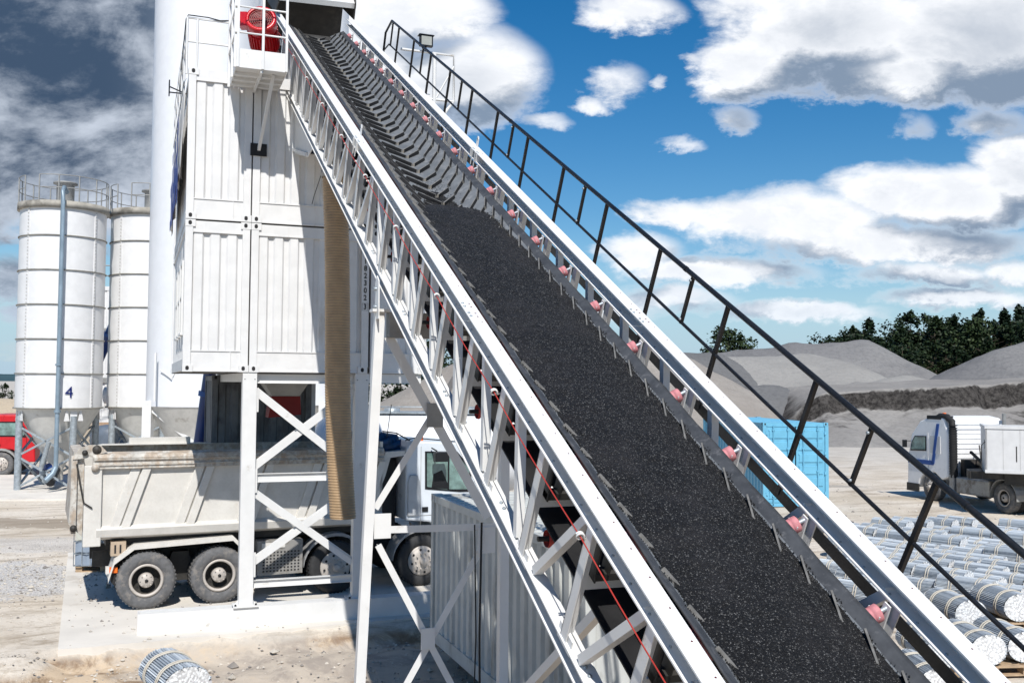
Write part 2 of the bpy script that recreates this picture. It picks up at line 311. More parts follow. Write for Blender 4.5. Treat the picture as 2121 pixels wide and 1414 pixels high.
def ground_mat():
    m=bpy.data.materials.new('yard_ground'); m.use_nodes=True; k=NT(m.node_tree); b=k.n['Principled BSDF']
    p=k.new('ShaderNodeNewGeometry').outputs['Position']
    rot=k.new('ShaderNodeVectorRotate',rotation_type='Z_AXIS'); rot.inputs['Angle'].default_value=-YAW; k.put(rot.inputs['Vector'],p)
    mp=k.new('ShaderNodeMapping'); mp.inputs['Scale'].default_value=(.22,.95,1); k.put(mp.inputs[0],rot.outputs[0])
    st=k.noise(mp.outputs[0],1.0,10,.72,1.6); n=k.noise(p,.35,6,.6); f=k.noise(p,9,4,.7); g=k.noise(p,28,3,.6)
    c=k.mix(k.ss(n,.35,.65),(.53,.465,.38,1),(.62,.565,.49,1))
    c=k.mix(k.m('MULTIPLY',k.ss(st,.47,.66),.8),c,(.27,.22,.165,1))
    c=k.mix(k.m('MULTIPLY',k.ss(f,.48,.66),.4),c,(.33,.27,.20,1)); c=k.mix(k.m('MULTIPLY',k.ss(g,.60,.70),.35),c,(.22,.19,.16,1))
    sx,sy,sz=k.sep(p); 
    # ochre mud in the low ground in front of the slab
    low=k.ss(sz,-.07,-.20); c=k.mix(k.m('MULTIPLY',low,.9),c,k.mix(k.ss(k.noise(p,1.3,9,.72,.5),.42,.60),(.55,.43,.30,1),(.20,.125,.07,1)))
    # grey gravel patch
    def blob(cx,cy,rx,ry,a,b_):
        dx=k.m('MULTIPLY_ADD',sx,1/rx,-cx/rx); dy=k.m('MULTIPLY_ADD',sy,1/ry,-cy/ry); r=k.m('ADD',k.m('MULTIPLY',dx,dx),k.m('MULTIPLY',dy,dy))
        r=k.m('MULTIPLY_ADD',k.noise(p,.9,8,.7),-3.2,k.m('ADD',r,k.m('MULTIPLY_ADD',f,-.9,2.1))); return k.ss(r,b_,a)
    gr=k.mix(k.ss(g,.40,.62),(.62,.60,.57,1),(.26,.26,.27,1))
    c=k.mix(k.m('MULTIPLY',blob(-10.5,21.5,3.8,2.2,.5,.9),.85),c,gr)
    c=k.mix(k.m('MULTIPLY',blob(-10.5,26,6,1.8,.4,.9),.5),c,gr)
    c=k.mix(k.m('MULTIPLY',blob(-14,29.7,5,1.1,.5,1.0),.8),c,(.26,.215,.165,1))
    c=k.mix(k.m('MULTIPLY',blob(-2.2,16.0,4.6,1.5,.3,1.1),.55),c,(.42,.40,.37,1))
    far=k.ss(sy,44,66); c=k.mix(k.m('MULTIPLY',far,.5),c,(.42,.41,.39,1))
    c=k.mix(k.m('MULTIPLY',blob(13.0,42.5,3.0,.9,.3,.8),.55),c,(.20,.19,.175,1))
    c=k.mix(k.m('MULTIPLY',blob(12.5,38,6,.8,.3,.9),.35),c,(.34,.29,.22,1))
    k.put(b.inputs['Base Color'],c); b.inputs['Roughness'].default_value=.95; b.inputs['Specular IOR Level'].default_value=.1
    bp=k.new('ShaderNodeBump'); bp.inputs['Strength'].default_value=.55; bp.inputs['Distance'].default_value=.04; k.put(bp.inputs['Height'],k.noise(p,5,9,.75)); k.put(b.inputs['Normal'],bp.outputs[0])
    return m
tag(MB().add(gv,gf,0,True).build('ground',ground_mat()),kind='structure')
def rock(mb,c,r_,m=0):
    vs=[]
    for q in ((1,0,0),(0,1,0),(-1,0,0),(0,-1,0),(0,0,1),(0,0,-1)): vs.append(V(c)+V((q[0]*random.uniform(.7,1.2),q[1]*random.uniform(.7,1.2),q[2]*random.uniform(.5,.85)))*r_)
    mb.add(vs,[(0,1,4),(1,2,4),(2,3,4),(3,0,4),(1,0,5),(2,1,5),(3,2,5),(0,3,5)],m)
mb=MB(); random.seed(21)
for i in range(7500):
    if i<3600:
        x=random.uniform(-9.5,1.5); y=12.5+random.random()**1.4*5.5
        uu,vv=uv_of(x,y)
        if vv>-.62: 
            if random.random()<.85: continue
    elif i<6000: x=random.gauss(-10.3,2.0); y=random.gauss(21.6,1.6); 
    else: x=random.uniform(-24,20); y=random.uniform(17,44)
    r_=random.choice((.012,.016,.02,.03))*random.uniform(.6,1.5)
    if random.random()<.012: r_*=3
    u3,v3=uv_of(x,y)
    zb=0.0 if (-1.75<u3<9.5 and -.5<v3<9) else gh(x,y)
    rock(mb,(x,y,zb+r_*.2),r_*(1 if y<26 else 1.7),random.choice((0,0,1)))
tag(mb.build('pebbles',[mat('pebble_pale',(.50,.46,.40),.9,var=.3,vs=2),mat('pebble_grey',(.24,.22,.20),.9,var=.3,vs=2)]),'loose pebbles and crumbs of earth scattered over the yard and the dirt before the slab','pebbles',kind='stuff')
def slabpoly(mb,pts,z0,z1): 
    mb.prism(pts,(0,0,z0),(1,0,0),(0,1,0),(0,0,z1-z0))
m=MB()
def UW(a,b): p=A0+U*a+W*b; return (p.x,p.y)
front=[UW(-1.78+.25*i,-.55+.02*random.uniform(-1,1)+.012*i) for i in range(46)]
slabpoly(m,front+[UW(9.5,9),UW(-2.2,9)],-.30,.0)
tag(m.build('concrete_slab',CONC),kind='structure')
m=MB(); slabpoly(m,[(-21,34.2),(-12.2,35.8),(-12.2,44),(-24,44)],-.30,.06)
tag(m.build('silo_foundation',CONC),kind='structure')
m=MB()
hp=[]
for i in range(80):
    x=-4200+i*90; hp.append((x,26+16*NZ.fractal(V((x*.0011,0,1)),.9,2,5)))
vs=[];fs=[]
for i,(x,h) in enumerate(hp):
    for j,(yy,k_) in enumerate(((3400,0),(3900,.45),(4500,.8),(5200,1.0),(5900,.6))): vs.append((x*(1+j*.12),yy,h*k_*1.6-6 if j else -30))
for i in range(79):
    for j in range(4): fs.append((i*5+j,(i+1)*5+j,(i+1)*5+j+1,i*5+j+1))
HILLM=mat('hazy_forest_hill',(.045,.085,.10),.95,var=.25,vs=.004,spec=.05,coord='Position')  # distance haze put into the forest colour as a blue-green tint
tag(m.add(vs,fs,0,True).build('hills',HILLM),kind='structure')
# ================================================================ CONVEYOR (local: x across, y up the slope, z normal)
O=V((.975,4.540,2.865))
CV=thing('belt_conveyor','steep white truss conveyor with chevron belt and black handrail, rising to the container tower','conveyor',O,(U,D,N))
S0,S1=-1.6,18.6
def chan(mb,a0,a1,k0,k1,t,s0,s1,web='r'):
    mb.box(a0,a1,s0,s1,k1-t,k1); mb.box(a0,a1,s0,s1,k0,k0+t)
    if web=='r': mb.box(a1-t,a1,s0,s1,k0+t,k1-t)
    else: mb.box(a0,a0+t,s0,s1,k0+t,k1-t)
for a0,a1 in ((-.115,0),(1.385,1.5)):
    for sA,sB in ((S0,4.02),(4.024,8.94),(8.946,S1)):
        mb=MB(); chan(mb,a0,a1,-.115,0,.010,sA,sB)
        s=.04+.235*math.ceil((sA+.1-.04)/.235)
        while s<sB-.1:
            mb.lathe([(.0065,0),(.0001,.0008)],(a0+.083,s,.0002),(0,0,1),8,1); 
            mb.lathe([(.008,0),(.008,.006),(.0001,.008)],(a0+.035,s+.08,-.105),(0,0,1),8,2)
            s+=.235
        for q in (sA+.06,sA+.12,sB-.06,sB-.12):
            mb.lathe([(.010,0),(.0001,.0008)],(a0+.075,q,.0002),(0,0,1),8,1)
            mb.lathe([(.012,0),(.012,.008),(.0001,.012)],(a0+.02,q,.0),(0,0,1),6,2)
        mb.build('side_rail',[RAILW,mat('hole_rust',(.10,.02,.02),.8),GALV],CV)
    # splice plates + lifting lug at the joint
    mb=MB()
    for q in (8.86,8.98):
        mb.box(a0-.012,a0-.002,q,q+.012,-.19,.0)
    mb.box(a0-.012,a1,8.80,8.812,-.11,-.012); mb.box(a0-.012,a1,9.05,9.062,-.11,-.012)
    mb.prism([(-.03,0),(.03,0),(.03,.10),(.015,.13),(-.015,.13),(-.03,.10)],(a0+.09,9.15,0),(0,1,0),(0,0,1),(.012,0,0))
    mb.lathe([(.011,0),(.011,.016),(.0001,.016)],(a0+.088,9.15,.095),(1,0,0),10,1)
    mb.build('splice_plate',[RAILW,DARK],CV)
for a0,a1 in ((-.115,0),(1.385,1.5)):
    mb=MB(); chan(mb,a0,a1,-1.02,-.91,.010,S0,17.4)
    for i in range(12):
        q=1.0+1.63*i
        for e in (0,.07): mb.lathe([(.014,0),(.014,.01),(.0001,.013)],(a0+.055,q+e,-.91),(0,0,1),6,1)
    mb.build('lower_chord',[WHITE,GALV],CV)
# lattice
posts=[.51+.8125*i for i in range(-2,21)]
def member(mb,a,p,q,w=.075,t=.008,face=1):
    # equal angle from (s,k) p to q, legs along the truss plane and inwards
    p=V((a,p[0],p[1]));q=V((a,q[0],q[1])); d=(q-p).normalized(); x=V((1,0,0)); y=x.cross(d).normalized()
    for (o1,o2,w1,w2) in ((-.5*w,-.5*w,w,t),(-.5*w,-.5*w,t,w)):
        c0=y*o1+x*o2; a1=y*w1; b1=x*w2*face if face<0 else x*w2
        P0=p+c0;Q0=q+c0
        mb.hexa([P0,P0+a1,P0+a1+b1,P0+b1,Q0,Q0+a1,Q0+a1+b1,Q0+b1])
protoP={}
for side,a in ((0,-.062),(1,1.447)):
    for i,s in enumerate(posts):
        key=('p',side)
        if key not in protoP:
            mb=MB(); member(mb,a,(0,-.915),(0,-.11),.085); mb.box(a-.03,a-.022,-.10,.10,-.97,-.86)
            protoP[key]=mb.build('truss_post',WHITE,CV); protoP[key].location=(0,s,0)
        else: copy(protoP[key],CV,loc=(0,s,0))
    for i,s in enumerate(posts[:-1]):
        typ='B' if 2.0<s<7.6 else 'A'
        if s>13.0 and side==0: typ='C'
        key=(typ,side)
        if key not in protoP:
            mb=MB()
            if typ=='A': mb.bar((a,.10,-.11),(a,.60,-.89),.06,.06,(1,0,0))
            elif typ=='B': mb.bar((a,.16,-.90),(a,.55,-.115),.06,.06,(1,0,0))
            else: mb.bar((a,.36,-.90),(a,.40,-.115),.05,.05,(1,0,0))
            protoP[key]=mb.build('truss_diagonal',WHITE,CV); protoP[key].location=(0,s,0)
        else: copy(protoP[key],CV,loc=(0,s,0))
# cross beams
first=None
for i in range(-1,22):
    s=.62+.84*i
    if first is None:
        mb=MB(); mb.box(.0,1.385,-.04,.06,-.632,-.622); mb.box(.0,1.385,-.05,-.04,-.632,-.53); mb.box(0,.12,-.05,.03,-.528,-.522)
        mb.lathe([(.018,0),(.018,.02),(.0001,.02)],(.22,0,-.622),(0,0,1),6); mb.box(.16,.30,-.03,.04,-.622,-.61)
        first=mb.build('cross_beam',WHITE,CV); first.location=(0,s,0)
    else: copy(first,CV,loc=(0,s,0))
first=None
for i in range(10):
    s=.45+1.68*i
    if first is None:
        mb=MB(); mb.lathe([(.058,0),(.062,.02),(.048,.035),(.062,.05),(.062,.11),(.055,.115),(.055,1.2),(.062,1.21),(.062,1.26)],(.06,0,-.80),(1,0,0),20); mb.tube((-.0,0,-.80),(1.385,0,-.80),.018,10,1)
        first=mb.build('return_roller',[REDR,DARK],CV); first.location=(0,s,0)
    else: copy(first,CV,loc=(0,s,0))
# belt trough
AC=.692
def trough(a):   # height of the belt face over a
    e=abs(a-AC); x=max(0,e-.19); return -.34+ .19*(smooth(x,0,.12)*.32*(x/.12 if x<.12 else 1)+ (0 if x<.12 else (x-.12)/(.543-.19-.12)*.68))
edgeA=[AC-.543+1.086*i/40 for i in range(41)]
mb=MB(); vs=[];fs=[]; nS=76
for j in range(nS+1):
    s=S0+(S1-.6-S0)*j/nS; sag=.006*math.cos(2*PI*(s-.54)/.81)
    for lay in (0,1):
        for a in edgeA: vs.append((a,s,trough(a)+sag-lay*.014))
nA=41
for j in range(nS):
    b0=j*2*nA; b1=(j+1)*2*nA
    for i in range(nA-1):
        fs.append((b0+i,b0+i+1,b1+i+1,b1+i)); fs.append((b0+nA+i+1,b0+nA+i,b1+nA+i,b1+nA+i+1))
    fs.append((b0,b1,b1+nA,b0+nA)); fs.append((b0+nA-1,b0+2*nA-1,b1+2*nA-1,b1+nA-1))
mb.add(vs,fs,0,True)
for q_,f_ in enumerate(mb.f):
    if f_[0]%(2*nA)>=nA and f_[1]%(2*nA)>=nA: mb.mi[q_]=5
    elif sum(abs(mb.v[i_][0]-AC) for i_ in f_)/4>.462: mb.mi[q_]=4
def cleat(mb,s,pts,h=.040,t=.022,mm=1):
    # pts: (a offset, s offset) along one arm
    P=[V((AC+a,s+q,trough(AC+a)-.003)) for a,q in pts]
    nn=[]
    for a,q in pts:
        e=.004; g=(trough(AC+a+e)-trough(AC+a-e))/(2*e); nn.append(V((-g,0,1)).normalized())
    for i in range(len(P)-1):
        d=(P[i+1]-P[i]).normalized(); sd_=d.cross(nn[i]).normalized()*t/2; s2=d.cross(nn[i+1]).normalized()*t/2
        A_,B_=P[i],P[i+1]; n0=nn[i]*h;n1_=nn[i+1]*h
        o_=len(mb.f); mb.hexa([A_-sd_,A_+sd_,B_+s2,B_-s2,A_-sd_*.6+n0,A_+sd_*.6+n0,B_+s2*.6+n1_,B_-s2*.6+n1_],mm)
        mb.mi[o_+1]=2
        if i==0: mb.mi[o_+2]=3
NR=int((S1-.8-S0)/.31)
for r_ in range(NR):
    s=.19+.31*(r_-5)
    if s<S0+.1: continue
    for sg in (-1,1):
        f=lambda a0,a1,n_,sl,o=0:[(sg*(a0+(a1-a0)*i/n_),o+(a0+(a1-a0)*i/n_-a0)*sl) for i in range(n_+1)]
        jj=.03*(r_%2); cleat(mb,s+jj,f(.012,.225,1,1.45),.046,.028)
        cleat(mb,s+.10,f(.255,.385,1,1.6))
        cleat(mb,s,f(.40,.465,1,3.3),.05 if sg>0 else .024,.02,1 if sg>0 else 2)  # left-edge cleats paler all over: dust plus sunlit tone in the colour
mb.build('conveyor_belt',[BELT,CLEAT,CLEATT,CLEATE,STRIPB,RETB],CV)
# return strand with its cleats hanging down
mb=MB(); mb.box(.06,1.32,S0,16.8,-.742,-.730)
for r_ in range(58):
    s=-1.2+.31*r_
    for sg in (-1,1):
        mb.bar((AC+sg*.02,s,-.757),(AC+sg*.60,s+.5,-.757),.022,.035,(0,0,1))
mb.build('return_belt',RETB,CV)
# carrying idlers
idl=None
for i in range(-2,22):
    s=.54+.8165*i if i<9 else .54+.8165*i
    if idl is None:
        mb=MB(); mb.box(.0,1.385,-.035,.035,-.50,-.45)
        mb.box(1.30,1.308,-.05,.05,-.45,-.17,1); mb.box(.08,.088,-.05,.05,-.45,-.17)
        mb.prism([(-.05,-.5),(.05,-.5),(.025,-.13),(-.025,-.13)],(1.375,0,0),(0,1,0),(0,0,1),(.010,0,0),1)
        mb.prism([(-.05,-.5),(.05,-.5),(.025,-.13),(-.025,-.13)],(.0,0,0),(0,1,0),(0,0,1),(.010,0,0))
        idl=mb.build('idler_frame',[DARK,WHITE],CV)  # beam and left bracket coloured dark, standing for shade inside the truss
        for sg in (-1,1):
            p=V((AC+sg*.24,0,-.405)); q=V((AC+sg*.648,0,-.178)); d=(q-p).normalized(); Ln=(q-p).length
            m2=MB(); m2.lathe([(.0001,0),(.046,0),(.050,.01),(.050,Ln-.055),(.046,Ln-.05),(.052,Ln-.045),(.052,Ln-.005),(.046,Ln),(.0001,Ln)],p,d,20); 
            m2.tube(q,q+d*.05,.014,8,1); m2.build('roller',[ROLL,GALV],idl)
        m2=MB(); m2.lathe([(.0001,0),(.050,0),(.050,.46),(.0001,.46)],(AC-.23,0,-.405),(1,0,0),20); m2.build('roller',[ROLL,GALV],idl)
        m2=MB(); m2.box(1.22,1.33,.07,.16,-.30,-.285); m2.box(1.322,1.33,.07,.16,-.36,-.285); m2.build('galvanised_clip',GALV,idl)
        idl.location=(0,s,0)
    else: copy(idl,CV,loc=(0,s,0))
# pull cord and its eyes
mb=MB(); pts=[]; q0=-.33
for i in range(12):
    q1=q0+1.68
    for t_ in range(6):
        f=t_/6; pts.append((-.135,q0+(q1-q0)*f,-.195-.018*4*f*(1-f)))
    q0=q1
mb.path(pts,.0042,6); mb.build('pull_cord',CABLE,CV)
eye=None
for i in range(11):
    if eye is None:
        mb=MB(); pts=[(-.135+.022*math.cos(a),.0+.0025*a,-.195+.022*math.sin(a)) for a in [k_*.45-.4 for k_ in range(22)]]
        mb.path([(-.062,0,-.19)]+pts,.0065,6); eye=mb.build('cord_eye',WHITE,CV); eye.location=(0,1.35,0)
    else: copy(eye,CV,loc=(0,1.35+1.68*i,0))
# walkway stringer and handrail on the far side
mb=MB(); mb.box(1.742,1.75,S0,16.0,-.50,-.42); mb.box(1.742,1.80,S0,16.0,-.505,-.497); mb.build('walkway_stringer',BLACKP,CV)
HR=MB(); 
top=[(1.75,S0,.445),(1.75,16.04,.445)]
mb=MB(); mb.path([(1.75,S0,.445),(1.75,16.02,.445),(1.75,16.42,.16),(1.75,16.42,-.48)],.021,12)
for q in (.62,4.0,8.79,13.5): mb.tube((1.75,q,.445),(1.75,q+.03,.445),.0245,12)
hr=mb.build('handrail',BLACKP,CV)
mb=MB(); mb.path([(1.75,S0,.02),(1.75,16.02,.02),(1.75,16.42,-.18)],.014,10); mb.build('mid_rail',BLACKP,hr)
po=sh=None
for i in range(-1,13):
    s=.87+1.2085*i
    if po is None:
        mb=MB(); mb.bar((1.75,0,-.47),(1.75,0,.44),.030,.030,(0,1,0)); po=mb.build('handrail_post',BLACKP,hr); po.location=(0,s,0)
    else: copy(po,hr,loc=(0,s,0))
for i in range(7):
    s=1.47+2.405*i
    if sh is None:
        mb=MB(); mb.bar((1.75,0,.01),(1.75,0,.43),.028,.024,(0,1,0))
        for kk in (.05,.40): mb.lathe([(.011,0),(.011,.012),(.0001,.014)],(1.735,0,kk),(-1,0,0),8,1)
        sh=mb.build('handrail_bracket',[BLACKP,GALV],hr); sh.location=(0,s,0)
    else: copy(sh,hr,loc=(0,s,0))
# scraper chute under the head end
mb=MB()
poly=[(12.6,-1.03),(13.30,-1.50),(15.75,-2.12),(17.6,-1.10)]
mb.prism(poly,(.02,0,0),(0,1,0),(0,0,1),(.012,0,0)); mb.prism(poly,(1.37,0,0),(0,1,0),(0,0,1),(.012,0,0))
mb.bar((.70,13.34,-1.46),(.70,15.85,-2.06),.012,1.38,(1,0,0)); mb.bar((.0,15.85,-2.06),(0,17.3,-1.1),.05,.03,(1,0,0)); mb.bar((0,13.34,-1.46),(0,15.85,-2.06),.05,.03,(1,0,0))
mb.build('scraper_chute',WHITE,CV)
# head hood
mb=MB(); mb.prism([(17.55,.36),(17.55,.30),(18.0,.02),(20.2,.02),(20.2,1.0),(18.6,1.0)],(-.14,0,0),(0,1,0),(0,0,1),(.02,0,0),1)
mb.prism([(18.65,.34),(18.65,.0),(20.2,.0),(20.2,1.0),(19.2,1.0)],(1.54,0,0),(0,1,0),(0,0,1),(.02,0,0),1)
mb.hexa([(-.12,17.95,.30),(1.56,18.75,.24),(1.56,20.2,.62),(-.12,20.2,.62),(-.12,17.95,.31),(1.56,18.75,.25),(1.56,20.2,.64),(-.12,20.2,.64)],1)
mb.hexa([(-.14,17.93,.27),(1.58,18.73,.21),(1.58,18.76,.21),(-.14,17.96,.27),(-.14,17.93,.36),(1.58,18.73,.30),(1.58,18.76,.30),(-.14,17.96,.36)])
mb.hexa([(-.14,17.93,.36),(1.58,18.73,.30),(1.58,20.2,.66),(-.14,20.2,.66),(-.14,17.93,.375),(1.58,18.73,.315),(1.58,20.2,.675),(-.14,20.2,.675)])
mb.box(-.12,1.56,20.15,20.2,-1.2,.6,1)
mb.box(0.0,1.5,17.9,20.2,-1.3,-1.28,1); mb.lathe([(.0001,0),(.26,0),(.26,1.2),(.0001,1.2)],(.09,17.9,-.55),(1,0,0),24,1)
mb.build('head_hood',[WHITE,DARK],CV)
# aggregate on the belt (a loose heap nobody could count)
def coal_mat():
    m=bpy.data.materials.new('black_chippings'); m.use_nodes=True; k=NT(m.node_tree); b=k.n['Principled BSDF']
    tc=k.new('ShaderNodeTexCoord').outputs['Object']
    vo=k.new('ShaderNodeTexVoronoi'); vo.inputs['Scale'].default_value=150; k.put(vo.inputs['Vector'],tc)
    h=k.sep(vo.outputs['Color']); r=k.m('POWER',h[0],14.0)
    c=k.mix(r,(.017,.016,.0155,1),(.24,.235,.225,1)); c=k.mix(k.m('MULTIPLY',k.ss(k.noise(tc,2.5,4),.42,.7),.35),c,(.055,.05,.05,1))  # rare pale flecks: sparkle of the grains painted into the colour
    k.put(b.inputs['Base Color'],c); b.inputs['Roughness'].default_value=.5; b.inputs['Specular IOR Level'].default_value=.35
    bp=k.new('ShaderNodeBump'); bp.inputs['Strength'].default_value=1; bp.inputs['Distance'].default_value=.012; 
    k.put(bp.inputs['Height'],k.m('ADD',k.m('MULTIPLY',vo.outputs['Distance'],-1.2),k.m('MULTIPLY',h[1],.9))); k.put(b.inputs['Normal'],bp.outputs[0])
    return m
AG=thing('aggregate','heap of black asphalt chippings lying along the lower half of the conveyor belt','aggregate',O,(U,D,N))
vs=[];fs=[]; nj=640; ni=84; CE=8.15
for j in range(nj+1):
    s=S0+(CE-S0)*j/nj
    for i in range(ni+1):
        f=i/ni
        fill=smooth(CE-s,.0,1.15)*.8+.2*smooth(CE-s,0,3)
        wob=.012*NZ.noise(V((f*3 if abs(f-.5)<.3 else 9*(f>.5),s*2.5,0)))
        hw=.10+(.445-.10)*fill+wob*.7
        ctr=AC+.005
        a=ctr+(f*2-1)*hw
        e=(f*2-1); topz=trough(ctr+hw)+.004; dome=.030*(1-e*e)*fill
        z_=min(topz+dome,trough(a)+.22*fill+.03)
        z_=topz+dome if fill>.4 else topz+dome*1
        nz=NZ.fractal(V((a*9,s*9,1)),.7,2.2,4)*.007*(1-e**8)+(random.random()-.5)*.005
        # drag ripples left by the cleats
        nz+=.004*math.sin((s-abs(a-AC)*1.5)*2*PI/.31)*smooth(s,5.5,8)
        vs.append((a,s,z_+nz*(1 if 0<i<ni else 0)))
for j in range(nj):
    for i in range(ni): q=j*(ni+1)+i; fs.append((q,q+1,q+ni+2,q+ni+1))
co=MB().add(vs,fs,0,True).build('chippings',coal_mat(),AG); tag(co,kind='stuff')
# loose grains scattered at the edges of the heap and caught on the cleats
mb=MB()
def grain(mb,p,r):
    vs=[V((random.uniform(-1,1),random.uniform(-1,1),random.uniform(-.7,1))).normalized()*r*random.uniform(.7,1.2) for _ in range(4)]
    c=[V((1,1,1)),V((1,-1,-1)),V((-1,1,-1)),V((-1,-1,1))]
    vs=[V(p)+(x*.6*r+y*.4) for x,y in zip(c,vs)]
    mb.add(vs,[(0,1,2),(0,3,1),(0,2,3),(1,3,2)])
for i in range(9500):
    s=random.uniform(S0,CE-.2); k_=random.random()
    fill=smooth(CE-s,.0,1.15)*.8+.2*smooth(CE-s,0,3)
    if k_<.55:
        sg=random.choice((-1,1)); e=.10+.345*fill+random.gauss(-.002,.008); ph=((s-.19)/.31)%1
        if .30<ph<.85 : e+=random.random()*.028*math.sin((ph-.3)/.55*PI)
        a=AC+sg*e; z_=trough(a)+.006
    else:
        e=random.uniform(-1,1); a=AC+e*(.10+.325*fill); z_=trough(AC+.10+.325*fill)+.004+.03*(1-e*e)*fill+.003
    grain(mb,(a,s,z_),random.uniform(.003,.0065))
for i in range(500):
    s=random.uniform(CE-.3,CE+.5); a=AC+random.gauss(0,.13); grain(mb,(a,s,trough(a)+.004),random.uniform(.003,.006))
gr_=mb.build('loose_grain',mat('grain_black',(.03,.029,.028),.6,var=.5,vs=300,spec=.3),AG); tag(gr_,kind='stuff')
# ================================================================ TRESTLE under the conveyor (local: u, w, up)
TO=O+W*6.455; TO.z=0
TR=thing('support_trestle','white cross braced steel trestle with two legs holding the conveyor above the yard','trestle',TO,(U,W,Z))
for (a0,a1,zt) in ((-.12,-.22,4.95),(1.30,1.20,4.95)):
    mb=MB(); mb.bar((a0,0,zt),(a1-.10 if a0<0 else a1+.1,0,0),.10,.10,(0,1,0)); mb.box(a1-.3,a1+.1,-.15,.15,.0,.02) if a0<0 else mb.box(a1-.1,a1+.3,-.15,.15,.0,.02)
    mb.box(a0-.09,a0+.09,-.085,.085,zt,zt+.03); mb.build('leg',WHITE,TR)
    mb=MB(); mb.prism([(-.08,-.10),(.08,-.10),(.10,.28),(.02,.36),(-.06,.30)],(a0-.05,-.09,zt+.02),(0,1,0),(0,0,1),(.012,0,0)); mb.lathe([(.02,0),(.02,.03),(.0001,.03)],(a0-.05,-.06,zt+.05),(-1,0,0),10,1); mb.lathe([(.02,0),(.02,.03),(.0001,.03)],(a0-.05,-.06,zt+.24),(-1,0,0),10,1)
    mb.build('pivot_plate',[WHITE,GALV],TR)
mb=MB(); mb.box(-.03,1.25,-.08,.08,4.68,4.95); mb.build('head_beam',GREYM,TR)
def brace(p,q,w=.07,y=0,mt=WHITE,par=TR,nm='brace'):
    b=MB(); b.bar((p[0],y,p[1]),(q[0],y,q[1]),w,.008,(0,1,0)); b.bar((p[0],y+w/2,p[1]),(q[0],y+w/2,q[1]),.008,w,(0,1,0)); return b.build(nm,mt,par)
brace((-.02,4.70),(1.12,2.74),.10); brace((-.13,2.88),(.98,4.66),.07,.02)
brace((-.10,2.50),(1.16,.16),.07); brace((1.08,2.45),(-.2,.30),.07,.02); brace((-.12,2.66),(1.2,2.64),.075,-.01)
for x,z_,s_ in ((.50,3.86,.10),(.45,1.49,.085),(-.06,2.70,.10),(1.10,2.5,.11)):
    mb=MB(); mb.box(x-s_*.9,x+s_*.9,-.022,-.012,z_-s_*1.3,z_+s_*1.3); mb.build('gusset_plate',GREYM if x==.5 else WHITE,TR)
# longitudinal strut behind the first leg pair
mb=MB(); mb.bar((1.0,-3.3,2.55),(1.0,0,.3),.08,.08); mb.build('raking_strut',WHITE,TR)
mb=MB(); mb.path([(1.02,-.08,2.7),(1.0,-.10,1.5),(1.02,-.09,.2)],.012,6); mb.build('cable',BLACK,TR)
mb=MB(); mb.path([(.94,-.08,2.68),(.96,-.10,1.5),(.93,-.09,.2)],.008,6); mb.build('cable',BLACK,TR)
# ================================================================ CONTAINER TOWER
AX=(U,W,Z)
def pt(uu,vv,z): return A0+U*uu+W*vv+Z*z
def corr(mb,p0,du,dz,nrm,pitch=.278,depth=.04,inv=False,m=0):
    # corrugated sheet: starts p0, runs along du, upright dz, ridges push along nrm
    p0=V(p0);du=V(du);dz=V(dz);nrm=V(nrm).normalized(); Lw=du.length; d=du/Lw; n=max(1,round(Lw/pitch)); p=Lw/n
    pts=[]
    for i in range(n):
        b=i*p; pts+=[(b,0),(b+.12*p,depth) ,(b+.60*p,depth),(b+.72*p,0)]
    pts.append((Lw,0)); a=[p0+d*x+nrm*y for x,y in pts]; b=[q+dz for q in a]; k=len(a)
    mb.add(a+b,[(i,i+1,k+i+1,k+i) for i in range(k-1)],m)
    back=[p0-nrm*.004,p0+du-nrm*.004,p0+du+dz-nrm*.004,p0+dz-nrm*.004]; mb.add(back,[(0,1,2,3)],m); return mb
